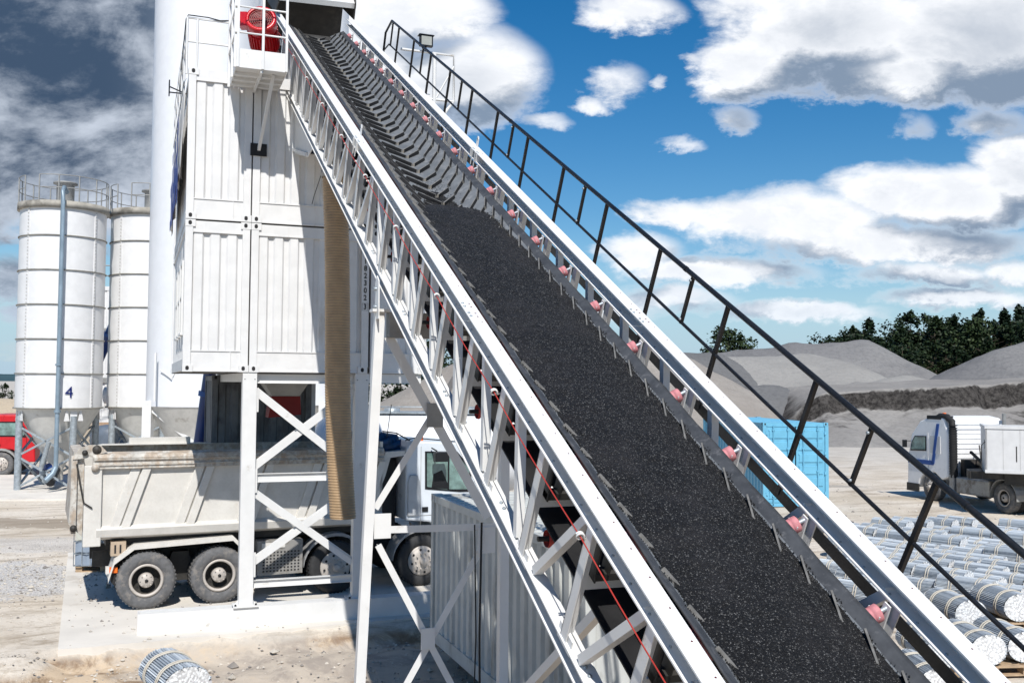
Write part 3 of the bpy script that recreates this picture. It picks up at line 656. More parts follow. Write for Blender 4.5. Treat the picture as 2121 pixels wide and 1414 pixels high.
def container(name,label,u0,u1,z0,z1,v0=0,Lg=6.06,frame=A0,ax=AX,mt=WHITEC,left=True,group=None,br=.37,tr_=.20,cat='container',castm=BLACK,panels=True,end_wall=True):
    t=thing(name,label,cat,frame+V(ax[0])*u0+V(ax[1])*v0+V((0,0,z0)),ax,group)
    w=u1-u0;h=z1-z0; P=.125
    mb=MB()
    for x in (0,w-P):
        for y in (0,Lg-P): mb.box(x,x+P,y,y+P,.11,h-.11)
    for y0 in (0,Lg-.1):
        mb.box(P,w-P,y0+.02,y0+.10,h-tr_,h-.015); 
        mb.box(P,w-P,y0+.03,y0+.10,.02,br)
        mb.box(P,w-P,y0+.015,y0+.05,br-.02,br); mb.box(P,w-P,y0+.012,y0+.05,.004,.03); mb.box(P,w-P,y0+.012,y0+.05,h-tr_-.012,h-tr_+.012)
        if w>.6: mb.box(w*.72,w*.72+.012,y0+.012,y0+.04,.03,br-.02); mb.box(w*.30,w*.30+.01,y0+.010,y0+.04,h-tr_,h-.02)
    for x in (0.0,w-.10):
        mb.box(x+.01,x+.09,P,Lg-P,h-.13,h-.02); mb.box(x+.01,x+.09,P,Lg-P,.02,.22)
    mb.build('frame',mt,t)
    cs=None
    for x in (0,w-.178 if w>1.5 else w-.15):
        for y in (0,Lg-.16):
            for zz in (0,h-.118):
                if cs is None:
                    c=MB(); c.box(-.004,.165,-.006,.16,0,.118)
                    c.prism([(.05,.035),(.075,.022),(.10,.035),(.105,.06),(.10,.09),(.075,.102),(.05,.09),(.045,.06)],(0,-.0075,0),(1,0,0),(0,0,1),(0,.001,0),1)
                    c.prism([(.05,.035),(.08,.022),(.11,.035),(.11,.085),(.08,.098),(.05,.085)],(-.0055,0,0),(0,1,0),(0,0,1),(.001,0,0),1)
                    cs=c.build('corner_casting',[mt,castm],t); cs.location=(x,y,zz)
                else: copy(cs,t,loc=(x,y,zz))
    mb=MB()
    corr(mb,(P-.01,.075,br),(w-2*P+.02,0,0),(0,0,h-tr_-br),(0,-1,0),pitch=.262); mb.build('front_panel',mt,t)
    mb=MB(); corr(mb,(w-P+.01,Lg-.075,br),(-(w-2*P+.02),0,0),(0,0,h-tr_-br),(0,1,0)); mb.build('rear_panel',mt,t)
    for sx,nm in ((0,'side_panel'),(1,'side_panel')):
        mb=MB()
        if sx==0: corr(mb,(.07,Lg-P,.22),(0,-(Lg-2*P),0),(0,0,h-.35),(-1,0,0))
        else: corr(mb,(w-.07,P,.22),(0,Lg-2*P,0),(0,0,h-.35),(1,0,0))
        mb.build(nm,mt,t)
    mb=MB(); mb.box(.06,w-.06,.06,Lg-.06,h-.05,h-.035)
    k=0
    for i in range(int((Lg-.5)/.22)): mb.box(.1,w-.1,.2+.22*i,.31+.22*i,h-.035,h-.02)
    mb.build('roof',mt,t)
    mb=MB(); mb.box(.06,w-.06,.06,Lg-.06,.04,.10); 
    for i in range(int(Lg/.4)): mb.box(.08,w-.08,.2+.4*i,.25+.4*i,.005,.04)
    mb.build('floor',GREYM,t)
    return t
z0,z1,z2=4.37,6.985,9.60
cA=container('plant_container','narrow white corrugated container, lower one at the left corner of the tower, above the truck',0,1.075,z0,z1-.012)
cB=container('plant_container','wide white container behind the brown hose, lower level of the tower, with black number',1.10,3.19,z0,z1-.012)
cC=container('plant_container','white container end to the right of the numbered one, seen through the truss',3.23,4.28,z0,z1-.012)
cD=container('plant_container','narrow white container with the blue banner, upper one at the left tower corner',0,1.075,z1,z2)
cE=container('plant_container','wide white upper container under the red motor, half in the shade of the conveyor',1.10,3.19,z1,z2)
cF=container('plant_container','upper white container hidden behind the conveyor, rightmost in the top row',3.23,4.28,z1,z2)
# windows on the left side of the lower container
for i,y in enumerate((.95,2.0,3.1)):
    mb=MB(); mb.box(-.006,.03,y,y+.06,.7,2.0); mb.box(-.006,.03,y+.64,y+.70,.7,2.0); mb.box(-.006,.03,y+.06,y+.64,1.94,2.0); mb.box(-.02,.03,y-.03,y+.73,.66,.70); mb.box(-.006,.03,y+.06,y+.64,1.33,1.37)
    f=mb.build('window',WHITE,cA); MB().box(.004,.016,y+.06,y+.64,.7,1.94).build('pane',GLASS,f)
# number on the corner post of cB
for i,ch in enumerate('01823023'):
    vs,fs=text_mesh(ch,.135,.004,.82); z_=6.535-.133*i -(.03 if i==7 else 0)
    u_=2.02; mb=MB(); mb.add([(u_+x,-.0085+.0*y,z_-z0+y) for x,y,q in vs],fs,0)
    if i==7:
        for a,b,c,d in ((-.055,.055,.062,.066),(-.055,.055,-.066,-.062),(-.055,-.051,-.062,.062),(.051,.055,-.062,.062)): mb.box(u_+a,u_+b,-.0095,-.006,z_-z0+c,z_-z0+d)
    mb.build('number_digit',BLACK,cB)
MB().box(-.0035,.10,-.006,.02,0,0).v  # noqa
mb=MB(); mb.box(1.955,2.085,-.0058,.001,.0+1.05,2.35); mb.build('number_plate',WHITEC,cB)
# banner
BN=thing('banner','white cloth banner with broken blue letter shapes hanging on the left side of the tower','banner',pt(-.03,0,0),AX)
mb=MB(); vs=[];fs=[]; nb=40
def bot(y): return 7.55-.42*y/5.2 + .05*math.sin(y*9)+.02*math.sin(y*23)
for i in range(nb+1):
    y=.12+5.2*i/nb; b=bot(y)+.30
    for j in range(9):
        f=j/8; zz=b+(9.33-b)*f; vs.append((-.03-.05*(1-f)*abs(math.sin(y*4.2))-.015*math.sin(y*13+f*3),y,zz))
for i in range(nb):
    for j in range(8): q=i*9+j; fs.append((q,q+1,q+10,q+9))
mb.add(vs,fs,0,True); bo=mb.build('cloth',BANNER,BN); so_=bo.modifiers.new('s','SOLIDIFY'); so_.thickness=.004
mb=MB()
shapes=[(.5,1.1,8.55,8.75),(.7,.95,8.2,8.9),(1.1,1.7,8.15,8.35),(1.0,1.3,7.9,8.25),(.45,.95,7.35,8.0),(.95,1.45,7.75,7.95),(1.45,1.95,7.45,8.2),(2.1,2.6,7.45,8.45),(2.6,3.0,7.9,8.1),(3.0,3.5,7.35,8.5),(1.8,2.4,8.5,8.75),(3.7,4.2,7.4,8.3),(4.2,4.7,7.4,7.6),(4.2,4.6,8.1,8.3),(3.2,3.6,8.6,8.8)]
for y0,y1,a,b in shapes:
    for k_ in range(4):
        ya=y0+(y1-y0)*k_/4; yb=y0+(y1-y0)*(k_+1)/4; xx=-.105; mb.box(xx,xx+.003,ya,yb,a,b)
lb=mb.build('lettering',NAVY,BN)
mb=MB(); mb.tube((-.04,.1,9.37),(-.04,5.3,9.37),.012); 
for i in range(11): mb.tube((-.05,.2+.5*i,9.34),(.0,.2+.5*i,9.45),.005,6)
mb.build('hanging_bar',GALV,BN)
# roof guard rail
GR=thing('roof_guard_rail','white tubular guard rail around the left edge of the tower roof','railing',pt(0,0,z2),AX)
for nm,zz in (('top_rail',.86),('mid_rail',.45)):
    mb=MB(); mb.path([(.72,.02,zz),(-.04,.02,zz),(-.04,6.0,zz)],.018,8); mb.build(nm,WHITE,GR)
mb=MB(); mb.path([(.70,.0,.90),(.50,.0,.87),(.3,.0,.90),(-.03,.0,.90),(-.06,.1,.86),(-.06,1.5,.6),(-.05,3,.4)],.010,6); mb.path([(.70,.0,.90),(.74,-.1,1.1),(.70,-.3,1.4),(.72,-.5,1.9)],.010,6); mb.build('cable',BLACKP,GR)
pp_=None
for x,y in ((-.04,.02),(.13,.02),(.70,.02),(-.04,1.0),(-.04,2.0),(-.04,3.0),(-.04,4.0),(-.04,5.0),(-.04,6.0)):
    if pp_ is None: pp_=MB().tube((0,0,-.12),(0,0,.86),.02,8).build('rail_post',WHITE,GR); pp_.location=(x,y,0)
    else: copy(pp_,GR,loc=(x,y,0))
mb=MB(); mb.box(-.30,-.28,.9,1.1,-.25,.0); mb.bar((-.28,1,-.1),(0,1,-.2),.02,.02); mb.bar((-.28,1,-.2),(0,1,-.2),.02,.02); mb.build('small_lamp',BLACKP,GR)
# motor platform
PF=thing('service_platform','white steel service platform with railings bracketed to the upper container, carrying the red motor','platform',pt(.69,0,9.34),AX)
mb=MB(); mb.box(0,.80,-1.20,-.005,.0,.02); mb.box(0,.80,-1.22,-1.20,-.02,.29); mb.box(-.015,.0,-1.22,-.005,-.02,.29); mb.box(.80,.815,-1.22,-.005,-.02,.20)
for y in (-.9,-.6,-.3): mb.box(0,.80,y,y+.05,-.05,0)
mb.box(.38,.42,-1.2,0,-.07,-.0); mb.build('deck',WHITE,PF)
pp_=None
for x,y in ((.01,-1.235),(.41,-1.235),(.79,-1.235),(-.03,-.02),(-.03,-.62),(-.03,-1.2)):
    if pp_ is None: pp_=MB().box(-.02,.02,-.02,.02,-.02,1.45).build('rail_post',WHITE,PF); pp_.location=(x,y,0)
    else: copy(pp_,PF,loc=(x,y,0))
for nm,zz in (('mid_rail',.55),('top_rail',.98),('top_rail',1.42)):
    mb=MB(); mb.path([(.80,-1.235,zz),(-.03,-1.235,zz),(-.03,0,zz)],.016,8); mb.build(nm,WHITE,PF)
mb=MB(); mb.bar((.62,-.95,0),(.50,-.03,-1.08),.05,.05); mb.box(.36,.64,-.035,-.0,-1.18,-.97,1); mb.bar((.62,-.95,0),(.42,-.7,-.02),.05,.04); mb.build('bracing_strut',[WHITE,BLACK],PF)
MO=thing('geared_motor','big red electric motor with round fan cover standing on the service platform','motor',pt(1.12,-.72,10.28))
ax=V((.12,-.93,.34)).normalized()
mb=MB(); mb.lathe([(.22,-.62),(.225,-.12),(.25,-.10),(.26,.06),(.255,.10),(.205,.12),(.20,.09)],(0,0,0),ax,32)
for i in range(30):
    a=2*PI*i/30; x=ax.orthogonal().normalized(); y=ax.cross(x); d=x*math.cos(a)+y*math.sin(a)
    mb.bar(d*.235-ax*.58,d*.235-ax*.14,.012,.05,d)
mb.lathe([(.0001,-.62),(.22,-.62)],(0,0,0),ax,32); mb.build('motor_body',RED,MO)
mb=MB(); 
for r_ in (.03,.06,.09,.12,.15,.18): mb.lathe([(r_,.088),(r_+.006,.094),(r_+.012,.088)],(0,0,0),ax,32)
for i in range(8):
    a=PI*i/4; x=ax.orthogonal().normalized(); y=ax.cross(x); d=x*math.cos(a)+y*math.sin(a); mb.bar(ax*.09,ax*.09+d*.20,.006,.006)
mb.build('fan_grille',mat('dark_red',(.25,.01,.012),.4),MO)
MB().lathe([(.0001,.06),(.205,.06)],(0,0,0),ax,32).build('fan_recess',mat('recess_red',(.08,.008,.01),.5),MO)
mb=MB(); mb.box(-.36,-.22,-.12,.10,-.10,.14); mb.build('terminal_box',RED,MO)
mb=MB(); b_=-ax*.62; mb.lathe([(.16,-.62),(.20,-.66),(.20,-.78),(.12,-.82),(.0001,-.82)],(0,0,0),ax,20); mb.box(b_.x-.16,b_.x+.2,b_.y-.1,b_.y+.2,b_.z-.30,b_.z-.02); mb.build('gearbox',RED,MO)
mb=MB(); mb.box(b_.x-.1,b_.x+.16,b_.y-.08,b_.y+.16,-.93,b_.z-.30); mb.build('foot',BLACKP,MO)
# steel frame carrying the tower
SF=thing('tower_frame','white steel frame with X braces on ground beams, carrying the containers over the truck','steel frame',pt(0,0,0),AX)
pp_=None
for x,y in ((1.0,.0),(2.97,.0),(1.0,5.7),(2.97,5.7),(4.05,5.7)):
    if pp_ is None:
        mb=MB(); mb.box(0,.24,.012,.02,.36,z0-.004); mb.box(0,.24,.222,.23,.36,z0-.004); mb.box(.116,.124,.02,.222,.36,z0-.004); mb.box(0,.008,.02,.222,.36,z0-.004); mb.box(.232,.24,.02,.222,.36,z0-.004)
        mb.box(-.09,.33,-.06,.30,.342,.362); mb.prism([(-.07,.362),(0,.362),(0,.45)],(0,.11,0),(1,0,0),(0,0,1),(0,.01,0)); mb.prism([(.24,.45),(.24,.362),(.31,.362)],(0,.11,0),(1,0,0),(0,0,1),(0,.01,0))
        for bx in (-.05,.29): mb.lathe([(.018,0),(.018,.03),(.0001,.03)],(bx,0,.362),(0,0,1),6,1)
        for bx in (.035,.205): 
            for bz in (-.12,): mb.lathe([(.009,0),(.009,.006),(.0001,.006)],(bx,.012,z0+bz),(0,-1,0),6,1)
        pp_=mb.build('post',[WHITE,BLACK],SF); pp_.location=(x,y,0)
    else: copy(pp_,SF,loc=(x,y,0))
for y in (-.02,5.68):
    mb=MB(); mb.box(-.62,6.0,y,y+.30,.33,.342); mb.box(-.62,6.0,y,y+.30,.0,.012); mb.box(-.62,6.0,y+.0,y+.012,.012,.33); mb.box(-.62,-.608,y+.012,y+.30,.012,.33)
    if y<1: 
        # the open recess near the left end
        mb=MB(); mb.box(-.62,6.0,y,y+.02,.0,.342); mb.box(-.62,-.60,y+.02,y+.30,0,.342); mb.box(-.60,6.0,y+.28,y+.30,0,.342); mb.box(.92,6.0,y+.02,y+.28,.33,.342); mb.box(-.60,.92,y+.02,y+.28,.10,.11); mb.box(-.6,.9,y+.02,y+.05,.332,.342)
    mb.build('ground_beam',WHITE,SF)
def fb(p,q,w=.10,y=.10,nm='brace'):
    b=MB(); b.bar((p[0],y,p[1]),(q[0],y,q[1]),w,.010,(0,1,0)); d=V((q[0]-p[0],0,q[1]-p[1])).normalized(); n_=V((-d.z,0,d.x)) if d.x>0 else V((d.z,0,-d.x))
    b.bar(V((p[0],y+.04,p[1]))+n_*(w/2-.004),V((q[0],y+.04,q[1]))+n_*(w/2-.004),.010,.07,(0,0,1)) ; return b.build(nm,WHITE,SF)
fb((1.24,4.02),(2.97,2.64),.11); fb((1.24,2.72),(2.97,4.05),.11,.13); fb((1.24,2.26),(2.97,.98),.10); fb((1.24,1.06),(2.97,2.24),.11,.13)
for zz,hh in ((2.53,.15),(.70,.13),(4.26,.16)):
    mb=MB(); mb.box(1.24,2.97,.10,.19,zz+hh/2-.01,zz+hh/2); mb.box(1.24,2.97,.10,.19,zz-hh/2,zz-hh/2+.01); mb.box(1.24,2.97,.14,.15,zz-hh/2,zz+hh/2); mb.build('cross_rail',WHITE,SF)
mb=MB(); mb.box(3.21,4.2,.06,.16,4.2,4.36); mb.box(1.0,1.2,.25,5.7,4.2,4.36); mb.box(2.97,3.17,.25,5.7,4.2,4.36); mb.build('cross_rail',WHITE,SF)
for x,y in ((1.22,3.9),(1.22,2.5),(1.22,1.05)):
    mb=MB(); mb.box(x+.02,x+.06,.06,.10,y-.22,y+.2); mb.build('gusset_plate',WHITE,SF)
# hopper and rubber skirt
HO=thing('loading_hopper','grey steel hopper with dark red rubber skirt hanging under the tower above the truck','hopper',pt(1.95,2.0,0),AX)
mb=MB(); T=[(-.50,-.45,4.36),(.55,-.45,4.36),(.55,.55,4.36),(-.50,.55,4.36)]; Bm=[(-.22,-.25,3.92),(.28,-.25,3.92),(.28,.3,3.92),(-.22,.3,3.92)]
mb.add(T+Bm,[(0,1,5,4),(1,2,6,5),(2,3,7,6),(3,0,4,7)]); mb.build('funnel',GREYM,HO)
mb=MB(); T=[(-.24,-.27,3.93),(.30,-.27,3.93),(.30,.32,3.93),(-.24,.32,3.93)]; Bm=[(-.30,-.3,3.52),(.32,-.3,3.58),(.32,.36,3.55),(-.28,.36,3.52)]
mb.add(T+Bm,[(0,1,5,4),(1,2,6,5),(2,3,7,6),(3,0,4,7)]); mb.build('rubber_skirt',mat('dark_red_rubber',(.16,.008,.008),.6),HO)
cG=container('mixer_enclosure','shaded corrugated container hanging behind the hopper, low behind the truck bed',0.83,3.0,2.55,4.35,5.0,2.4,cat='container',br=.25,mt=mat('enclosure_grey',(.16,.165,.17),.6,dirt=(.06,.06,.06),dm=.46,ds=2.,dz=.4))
# hose
HS=thing('ribbed_hose','thick brown ribbed dust hose hanging beside the tower down to the truck cab','hose',(0,0,0))
mb=MB(); Pt=pt(0,0,0); n_=150; ha=V((-3.03,16.77,7.70)); hb=V((-2.83,16.87,1.93))
vs=[];fs=[]; ns=28; NSG=125
for j in range(NSG*4+1):
    f=j/(NSG*4); c=ha.lerp(hb,f)+V((-.02*math.sin(f*PI*1.1)+.018*math.sin(f*6.5),.02*math.sin(f*5),0)); ph=(j%4)/4
    r_=.205+.012*f+.0062*math.sin(ph*2*PI)+.003*NZ.noise(V((f*9,0,0)))
    for i in range(ns): a=2*PI*i/ns; vs.append((c.x+r_*math.cos(a),c.y+r_*math.sin(a),c.z))
for j in range(NSG*4):
    for i in range(ns): k=(i+1)%ns; fs.append((j*ns+i,j*ns+k,(j+1)*ns+k,(j+1)*ns+i))
mb.add(vs,fs,0,True); mb.build('hose_wall',HOSE,HS)
mb=MB(); mb.lathe([(.215,-.03),(.235,-.03),(.235,.09),(.215,.09)],ha,(0,0,1),28); mb.lathe([(.20,.0),(.20,1.2)],ha,(0,0,1),24); mb.build('hose_clamp',GREYM,HS)
mb=MB(); mb.path([ha+V((-.22,-.05,.02)),ha+V((-.33,-.08,-.35)),ha+V((-.36,-.1,-.5))],.006,6); mb.build('cord',BLACK,HS)
# ================================================================ SILOS
def silo(name,label,x,y,rad,zc,zt,rings=True,mt=SILOW,legs=None,cone=2.2,number=None,pipe=False,rail=True,legr=.13,ncol=4,zb=0):
    t=thing(name,label,'silo',(x,y,0))
    mb=MB(); n=64
    prof=[(rad,zc),(rad,zt-.12)]; mb.lathe(prof,(0,0,0),(0,0,1),n); mb.lathe([(rad,zt-.12),(rad+.02,zt-.1),(.0001,zt+.05)],(0,0,0),(0,0,1),n); mb.build('shell',mt,t)
    if rings:
        mb=MB(); k=6; 
        for i in range(1,k):
            zz=zc+(zt-zc)*i/k; mb.lathe([(rad,zz-.02),(rad+.045,zz-.02),(rad+.045,zz+.02),(rad,zz+.02)],(0,0,0),(0,0,1),n); 
        mb.lathe([(rad,zc-.03),(rad+.06,zc-.03),(rad+.06,zc+.02),(rad,zc+.02)],(0,0,0),(0,0,1),n)
        mb.build('flange_rings',mat('ring_dirty',(.26,.25,.22),.7,var=.3),t)
        mb=MB()
        for a in (-2.02,-.34,-3.4,1.0):
            c,s=math.cos(a),math.sin(a); mb.bar((c*rad,s*rad,zc),(c*rad,s*rad,zt),.10,.05,(c,s,0))
            for q in range(60): 
                zz=zc+(zt-zc)*(q+.5)/60
                mb.bar((c*(rad+.02),s*(rad+.02),zz-.02),(c*(rad+.02),s*(rad+.02),zz+.02),.05,.05,(c,s,0),1)
        mb.build('bolted_seam',[mt,mat('seam_grey',(.5,.49,.46),.6)],t)  # slightly greyer blocks spaced along the seam
        mb=MB(); mb.lathe([(rad,zt-.26),(rad+.10,zt-.26),(rad+.10,zt),(rad-.02,zt)],(0,0,0),(0,0,1),n); mb.build('roof_rim',mat('rim_weathered',(.34,.32,.28),.8,var=.25,dirt=(.10,.09,.075),dm=.5,ds=1.6),t)
    mb=MB(); mb.lathe([(rad-.02,zc),(.30,zc-cone),(.22,zc-cone-.2),(.22,zc-cone-.6)],(0,0,0),(0,0,1),n); mb.build('cone',CONEG,t)
    if rings:
        for i in range(ncol):
            a=-2.35+PI/2*i; c,s=math.cos(a),math.sin(a); lx,ly=c*rad*.93,s*rad*.93
            mb=MB(); mb.tube((lx,ly,zb),(lx,ly,zc-.3),legr,12); mb.box(lx-.28,lx+.28,ly-.28,ly+.28,zb,zb+.03); lg=mb.build('leg',GALV,t)
            mb=MB()
            for e in (-.26,-.0,.26):
                ex=-s*e; ey=c*e; p0=V((lx+ex,ly+ey,zc-.03)); mb.prism([(-.12,0),(.12,0),(.14,-.45),(-.14,-.45)] if e==0 else [(-.02,0),(.02,0),(.10,-.45),(-.10,-.45)],p0-V((0,0,0)),(-s,c,0),(0,0,1),(c*.02,s*.02,0))
            mb.build('leg_bracket',mt,t)
        for i in range(ncol):
            a=-2.35+PI/2*i;b=a+PI/2; pa=V((math.cos(a),math.sin(a),0))*rad*.93;pb=V((math.cos(b),math.sin(b),0))*rad*.93
            for (za,zb_) in ((zc-.7,1.35),(1.35,zc-.7),(1.3,.15),(.15,1.3)):
                MB().bar(pa+V((0,0,za)),pb+V((0,0,zb_)),.07,.07).build('brace',GALV,t)
    if rail:
        for zz in (.98,.5):
            mb=MB(); pts=[((rad+.05)*math.cos(a),(rad+.05)*math.sin(a),zt+zz) for a in [(-1.72+2*PI*.93*i/60) for i in range(61)]]; mb.path(pts,.018,6); mb.build('guard_rail',GREYM,t)
        pp_=None
        for i in range(14):
            a=-1.72+2*PI*.93*i/13
            if pp_ is None: pp_=MB().box(-.02,.02,-.02,.02,-.2,.98).build('rail_post',GREYM,t); pp_.location=((rad+.05)*math.cos(a),(rad+.05)*math.sin(a),zt)
            else: copy(pp_,t,loc=((rad+.05)*math.cos(a),(rad+.05)*math.sin(a),zt))
        mb=MB(); mb.lathe([(.33,0),(.33,.85),(.45,.87),(.45,.93),(.0001,1.0)],(.1,-.15,zt),(0,0,1),24); mb.lathe([(.36,.02),(.38,.1)],(.1,-.15,zt),(0,0,1),24); mb.build('filter_cap',GREYM,t)
    return t
s4=silo('cement_silo','ringed white silo numbered 4, leftmost, standing on galvanised legs beside the red truck',-17.65,38.9,1.56,3.15,11.0)
# fill pipe in front of silo 4 with its coupling
pa=-2.35+.82+.0
mb=MB(); P1=(.73,-1.62,11.15); 
mb.path([(.62,-1.2,11.35),(.66,-1.5,11.5),(.70,-1.68,11.3),(.72,-1.70,10.9),(.72,-1.70,4.8),(.72,-1.70,.95)],.082,12); mb.path([(.72,-1.70,.98),(.66,-1.80,.75),(.5,-2.05,.5)],.10,12); mb.tube((.72,-1.70,3.0),(.72,-1.7,3.1),.12,12); mb.tube((.72,-1.70,4.75),(.72,-1.7,4.82),.12,12)
fp=mb.build('fill_pipe',mat('pipe_bluegrey',(.22,.29,.35),.45,.2,var=.15),s4)
vs,fs=text_mesh('4',.60,.0,1.0); mb=MB()
ca=math.atan2(-1.0,.42)
ca=-.93
mb.add([((1.60)*math.cos(ca+x/1.56),(1.60)*math.sin(ca+x/1.56),3.74+y) for x,y,q in vs],fs,0); mb.build('number',NAVY,s4)
s2=silo('cement_silo','ringed white silo right of the one numbered 4, half hidden by the tall silo',-15.05,41.2,1.56,3.15,11.15)
mb=MB(); mb.tube((-.02,-1.3,.9),(.3,-1.4,1.9),.09,10); mb.build('outlet_pipe',GALV,s4)
mb=MB(); mb.path([(.0,.0,.8),(.1,-.5,.6),(.3,-1.2,.35)],.16,12); mb.build('screw_outlet',BLACKP,s4); mb=MB(); mb.tube((-.1,-.8,.85),(.15,-1.0,.95),.13,12); mb.build('blue_coupling',BLUEP,s4)
bigA=silo('tall_silo','tall smooth white silo rising past the frame behind the left side of the tower',-11.55,36.9,1.87,3.3,21,rings=False,mt=BSILO,rail=False,cone=2.6)
for x,y in ((-1.45,-1.2),(1.4,-1.2),(-1.4,1.2),(1.4,1.2)):
    mb=MB(); mb.box(x-.16,x+.16,y-.16,y+.16,0,3.5); mb.build('leg',WHITE,bigA)
for p,q in (((-1.35,-1.2,3.2),(.35,-1.2,1.9)),((1.4,-1.2,3.2),(.35,-1.2,1.9))): MB().bar(p,q,.12,.12).build('brace',WHITE,bigA)
mb=MB(); mb.box(-1.0,-.94,-1.95,-1.85,3.5,5.2); mb.path([(-.85,-1.75,4.6),(-.4,-1.9,4.3),(-.3,-1.85,4.5)],.02,6); mb.build('ladder_bracket',WHITE,bigA)
bigB=silo('tall_silo','second tall smooth white silo, mostly hidden behind the conveyor head and red motor',-8.80,41.0,1.85,3.3,23,rings=False,mt=BSILO,rail=False,cone=2.6)
for x,y in ((-1.3,-1.3),(1.3,-1.3),(-1.3,1.3),(1.3,1.3)): MB().box(x-.15,x+.15,y-.15,y+.15,0,3.4).build('leg',WHITE,bigB)
# plant block far between the silos
FT=container('plant_container','distant white corrugated plant block in the gap between the two ringed silos',0,2.4,2.2,8.8,0,3.,frame=V((-20.9,48,0)),ax=yawax(.2),br=.3)
mb=MB(); 
for zz in (4.1,6.5): mb.box(-.02,2.42,-.03,.0,zz-2.2,zz-1.95)
mb.build('floor_band',GREYM,FT)
mb=MB(); mb.path([(0,0,7.6),(2.4,0,7.6)],.03,6); mb.path([(0,0,7.1),(2.4,0,7.1)],.03,6)
for i in range(4): mb.tube((.8*i,0,6.6),(.8*i,0,7.6),.03,6)
mb.build('guard_rail',GREYM,FT)
for x in (.1,2.3): MB().box(x-.1,x+.1,.0,.2,-2.2,0).build('leg',GREYM,FT)
HT=thing('horizontal_tank','white horizontal pipe tank in the gap between the two ringed silos','tank',(-17.0,45.5,3.55)); MB().lathe([(.0001,-1.6),(.38,-1.5),(.38,1.5),(.0001,1.6)],(0,0,0),(1,.1,0),20).build('tank_shell',SILOW,HT); MB().box(-1,-.9,-.2,.2,-3.55,-.3).box(.9,1,-.2,.2,-3.55,-.3).build('stand',GREYM,HT)
def screw(name,label,p,q,r_):
    t=thing(name,label,'pipe',p); mb=MB(); d=V(q)-V(p); mb.tube((0,0,0),d,r_,20); mb.build('tube',BLUEP,t)
    for f in (.33,.66): MB().tube(d*f,d*f+d.normalized()*.12,r_*1.35,20).build('flange',mat('flange_blue',(.02,.09,.30),.35),t)
    return t
screw('screw_conveyor','dark blue sloping screw pipe under the tower, beside the tall silo cone',(-7.85,24.6,1.2),(-7.30,24.4,5.2),.15)
screw('screw_conveyor','blue sloping screw pipe in the gap between the two ringed silos',(-19.6,45.0,2.9),(-17.3,44.4,7.9),.22)
# ================================================================ VEHICLES
def wheel(par,x,y,z,r=.525,w=.30,out=-1,mt=TYRE,rimm=RIM,steer=False,name='wheel'):
    # out=-1: outer face towards -y
    ax=(0,out,0); mb=MB(); rr=r*.56
    prof=[(rr,-w),(r*.88,-w*1.02),(r*.985,-w*.92),(r,-w*.8),(r,-w*.2),(r*.985,-w*.06),(r*.9,.012),(r*.75,.02),(r*.62,.0),(rr,-.03)]
    mb.lathe(prof,(0,0,0),ax,48)
    for i in range(44):
        a=2*PI*i/44; c,s=math.cos(a),math.sin(a)
        for q0,q1 in ((-.02,-.10),(-w+.02,-w+.10)):
            mb.bar((c*r*.995,out*q0,s*r*.995),(c*r*.995,out*q1,s*r*.995),.03,.022,(c,0,s))
    o=mb.build(name,mt,par); o.location=(x,y,z)
    mb=MB()
    if steer: mb.lathe([(rr,-.02),(rr+.012,.0),(rr-.02,.0),(rr*.80,.03),(rr*.62,.06),(.001,.06)],(0,0,0),ax,40)
    else: mb.lathe([(rr,-.02),(rr+.014,.002),(rr-.030,.002),(rr*.86,-.05)],(0,0,0),ax,40); mb.lathe([(rr*.86,-.05),(rr*.80,-.17),(rr*.45,-.20),(.001,-.20)],(0,0,0),ax,40,1)
    ri=mb.build('rim',[rimm,DARK],o)  # dark disc inside unsteered rims: shade of the recess put into the colour
    mb=MB(); 
    if steer:
        for i in range(8):
            a=2*PI*i/8+.2; mb.lathe([(.026,.0),(.0001,.001)],(math.cos(a)*rr*.80,out*.045,math.sin(a)*rr*.80),ax,10,1)
        mb.lathe([(rr*.62,.058),(.0001,.062)],(0,0,0),ax,20)
        for i in range(10):
            a=2*PI*i/10; mb.lathe([(.016,.0),(.016,.04),(.0001,.045)],(math.cos(a)*rr*.55,out*.06,math.sin(a)*rr*.55),ax,6)
        mb.lathe([(.075,.05),(.075,.13),(.06,.15),(.001,.15)],(0,0,0),ax,20)
    else:
        for i in range(8):
            a=2*PI*i/8; mb.lathe([(.032,0),(.0001,.001)],(math.cos(a)*rr*.70,-out*.178,math.sin(a)*rr*.70),ax,10,1)
        mb.lathe([(.135,-.20),(.135,-.03),(.115,.0),(.001,.005)],(0,0,0),ax,24)
        for i in range(8):
            a=2*PI*i/8; mb.lathe([(.013,0),(.013,.02),(.0001,.024)],(math.cos(a)*.11,-out*.005,math.sin(a)*.11),ax,6)
        mb.lathe([(.03,.0),(.035,.02),(.001,.03)],(0,0,0),ax,5,1)
    mb.build('hub',[rimm,BLACK],ri); return o
ta=math.atan2(.43000584,.90282611)
TK=thing('tipper_truck','dirty off-white four axle tipper truck parked under the container tower','truck',(-6.704,18.53,0),yawax(ta))
for x,st in ((0,0),(1.31,0),(3.56,1),(5.40,1)):
    wheel(TK,x,0.02,.525,steer=bool(st),mt=TYRE if not st else TYRED,rimm=RIM); wheel(TK,x,2.5,.525,out=1,steer=bool(st),mt=TYRED)
    if not st: wheel(TK,x,.36,.525,mt=TYRED,name='inner_wheel')
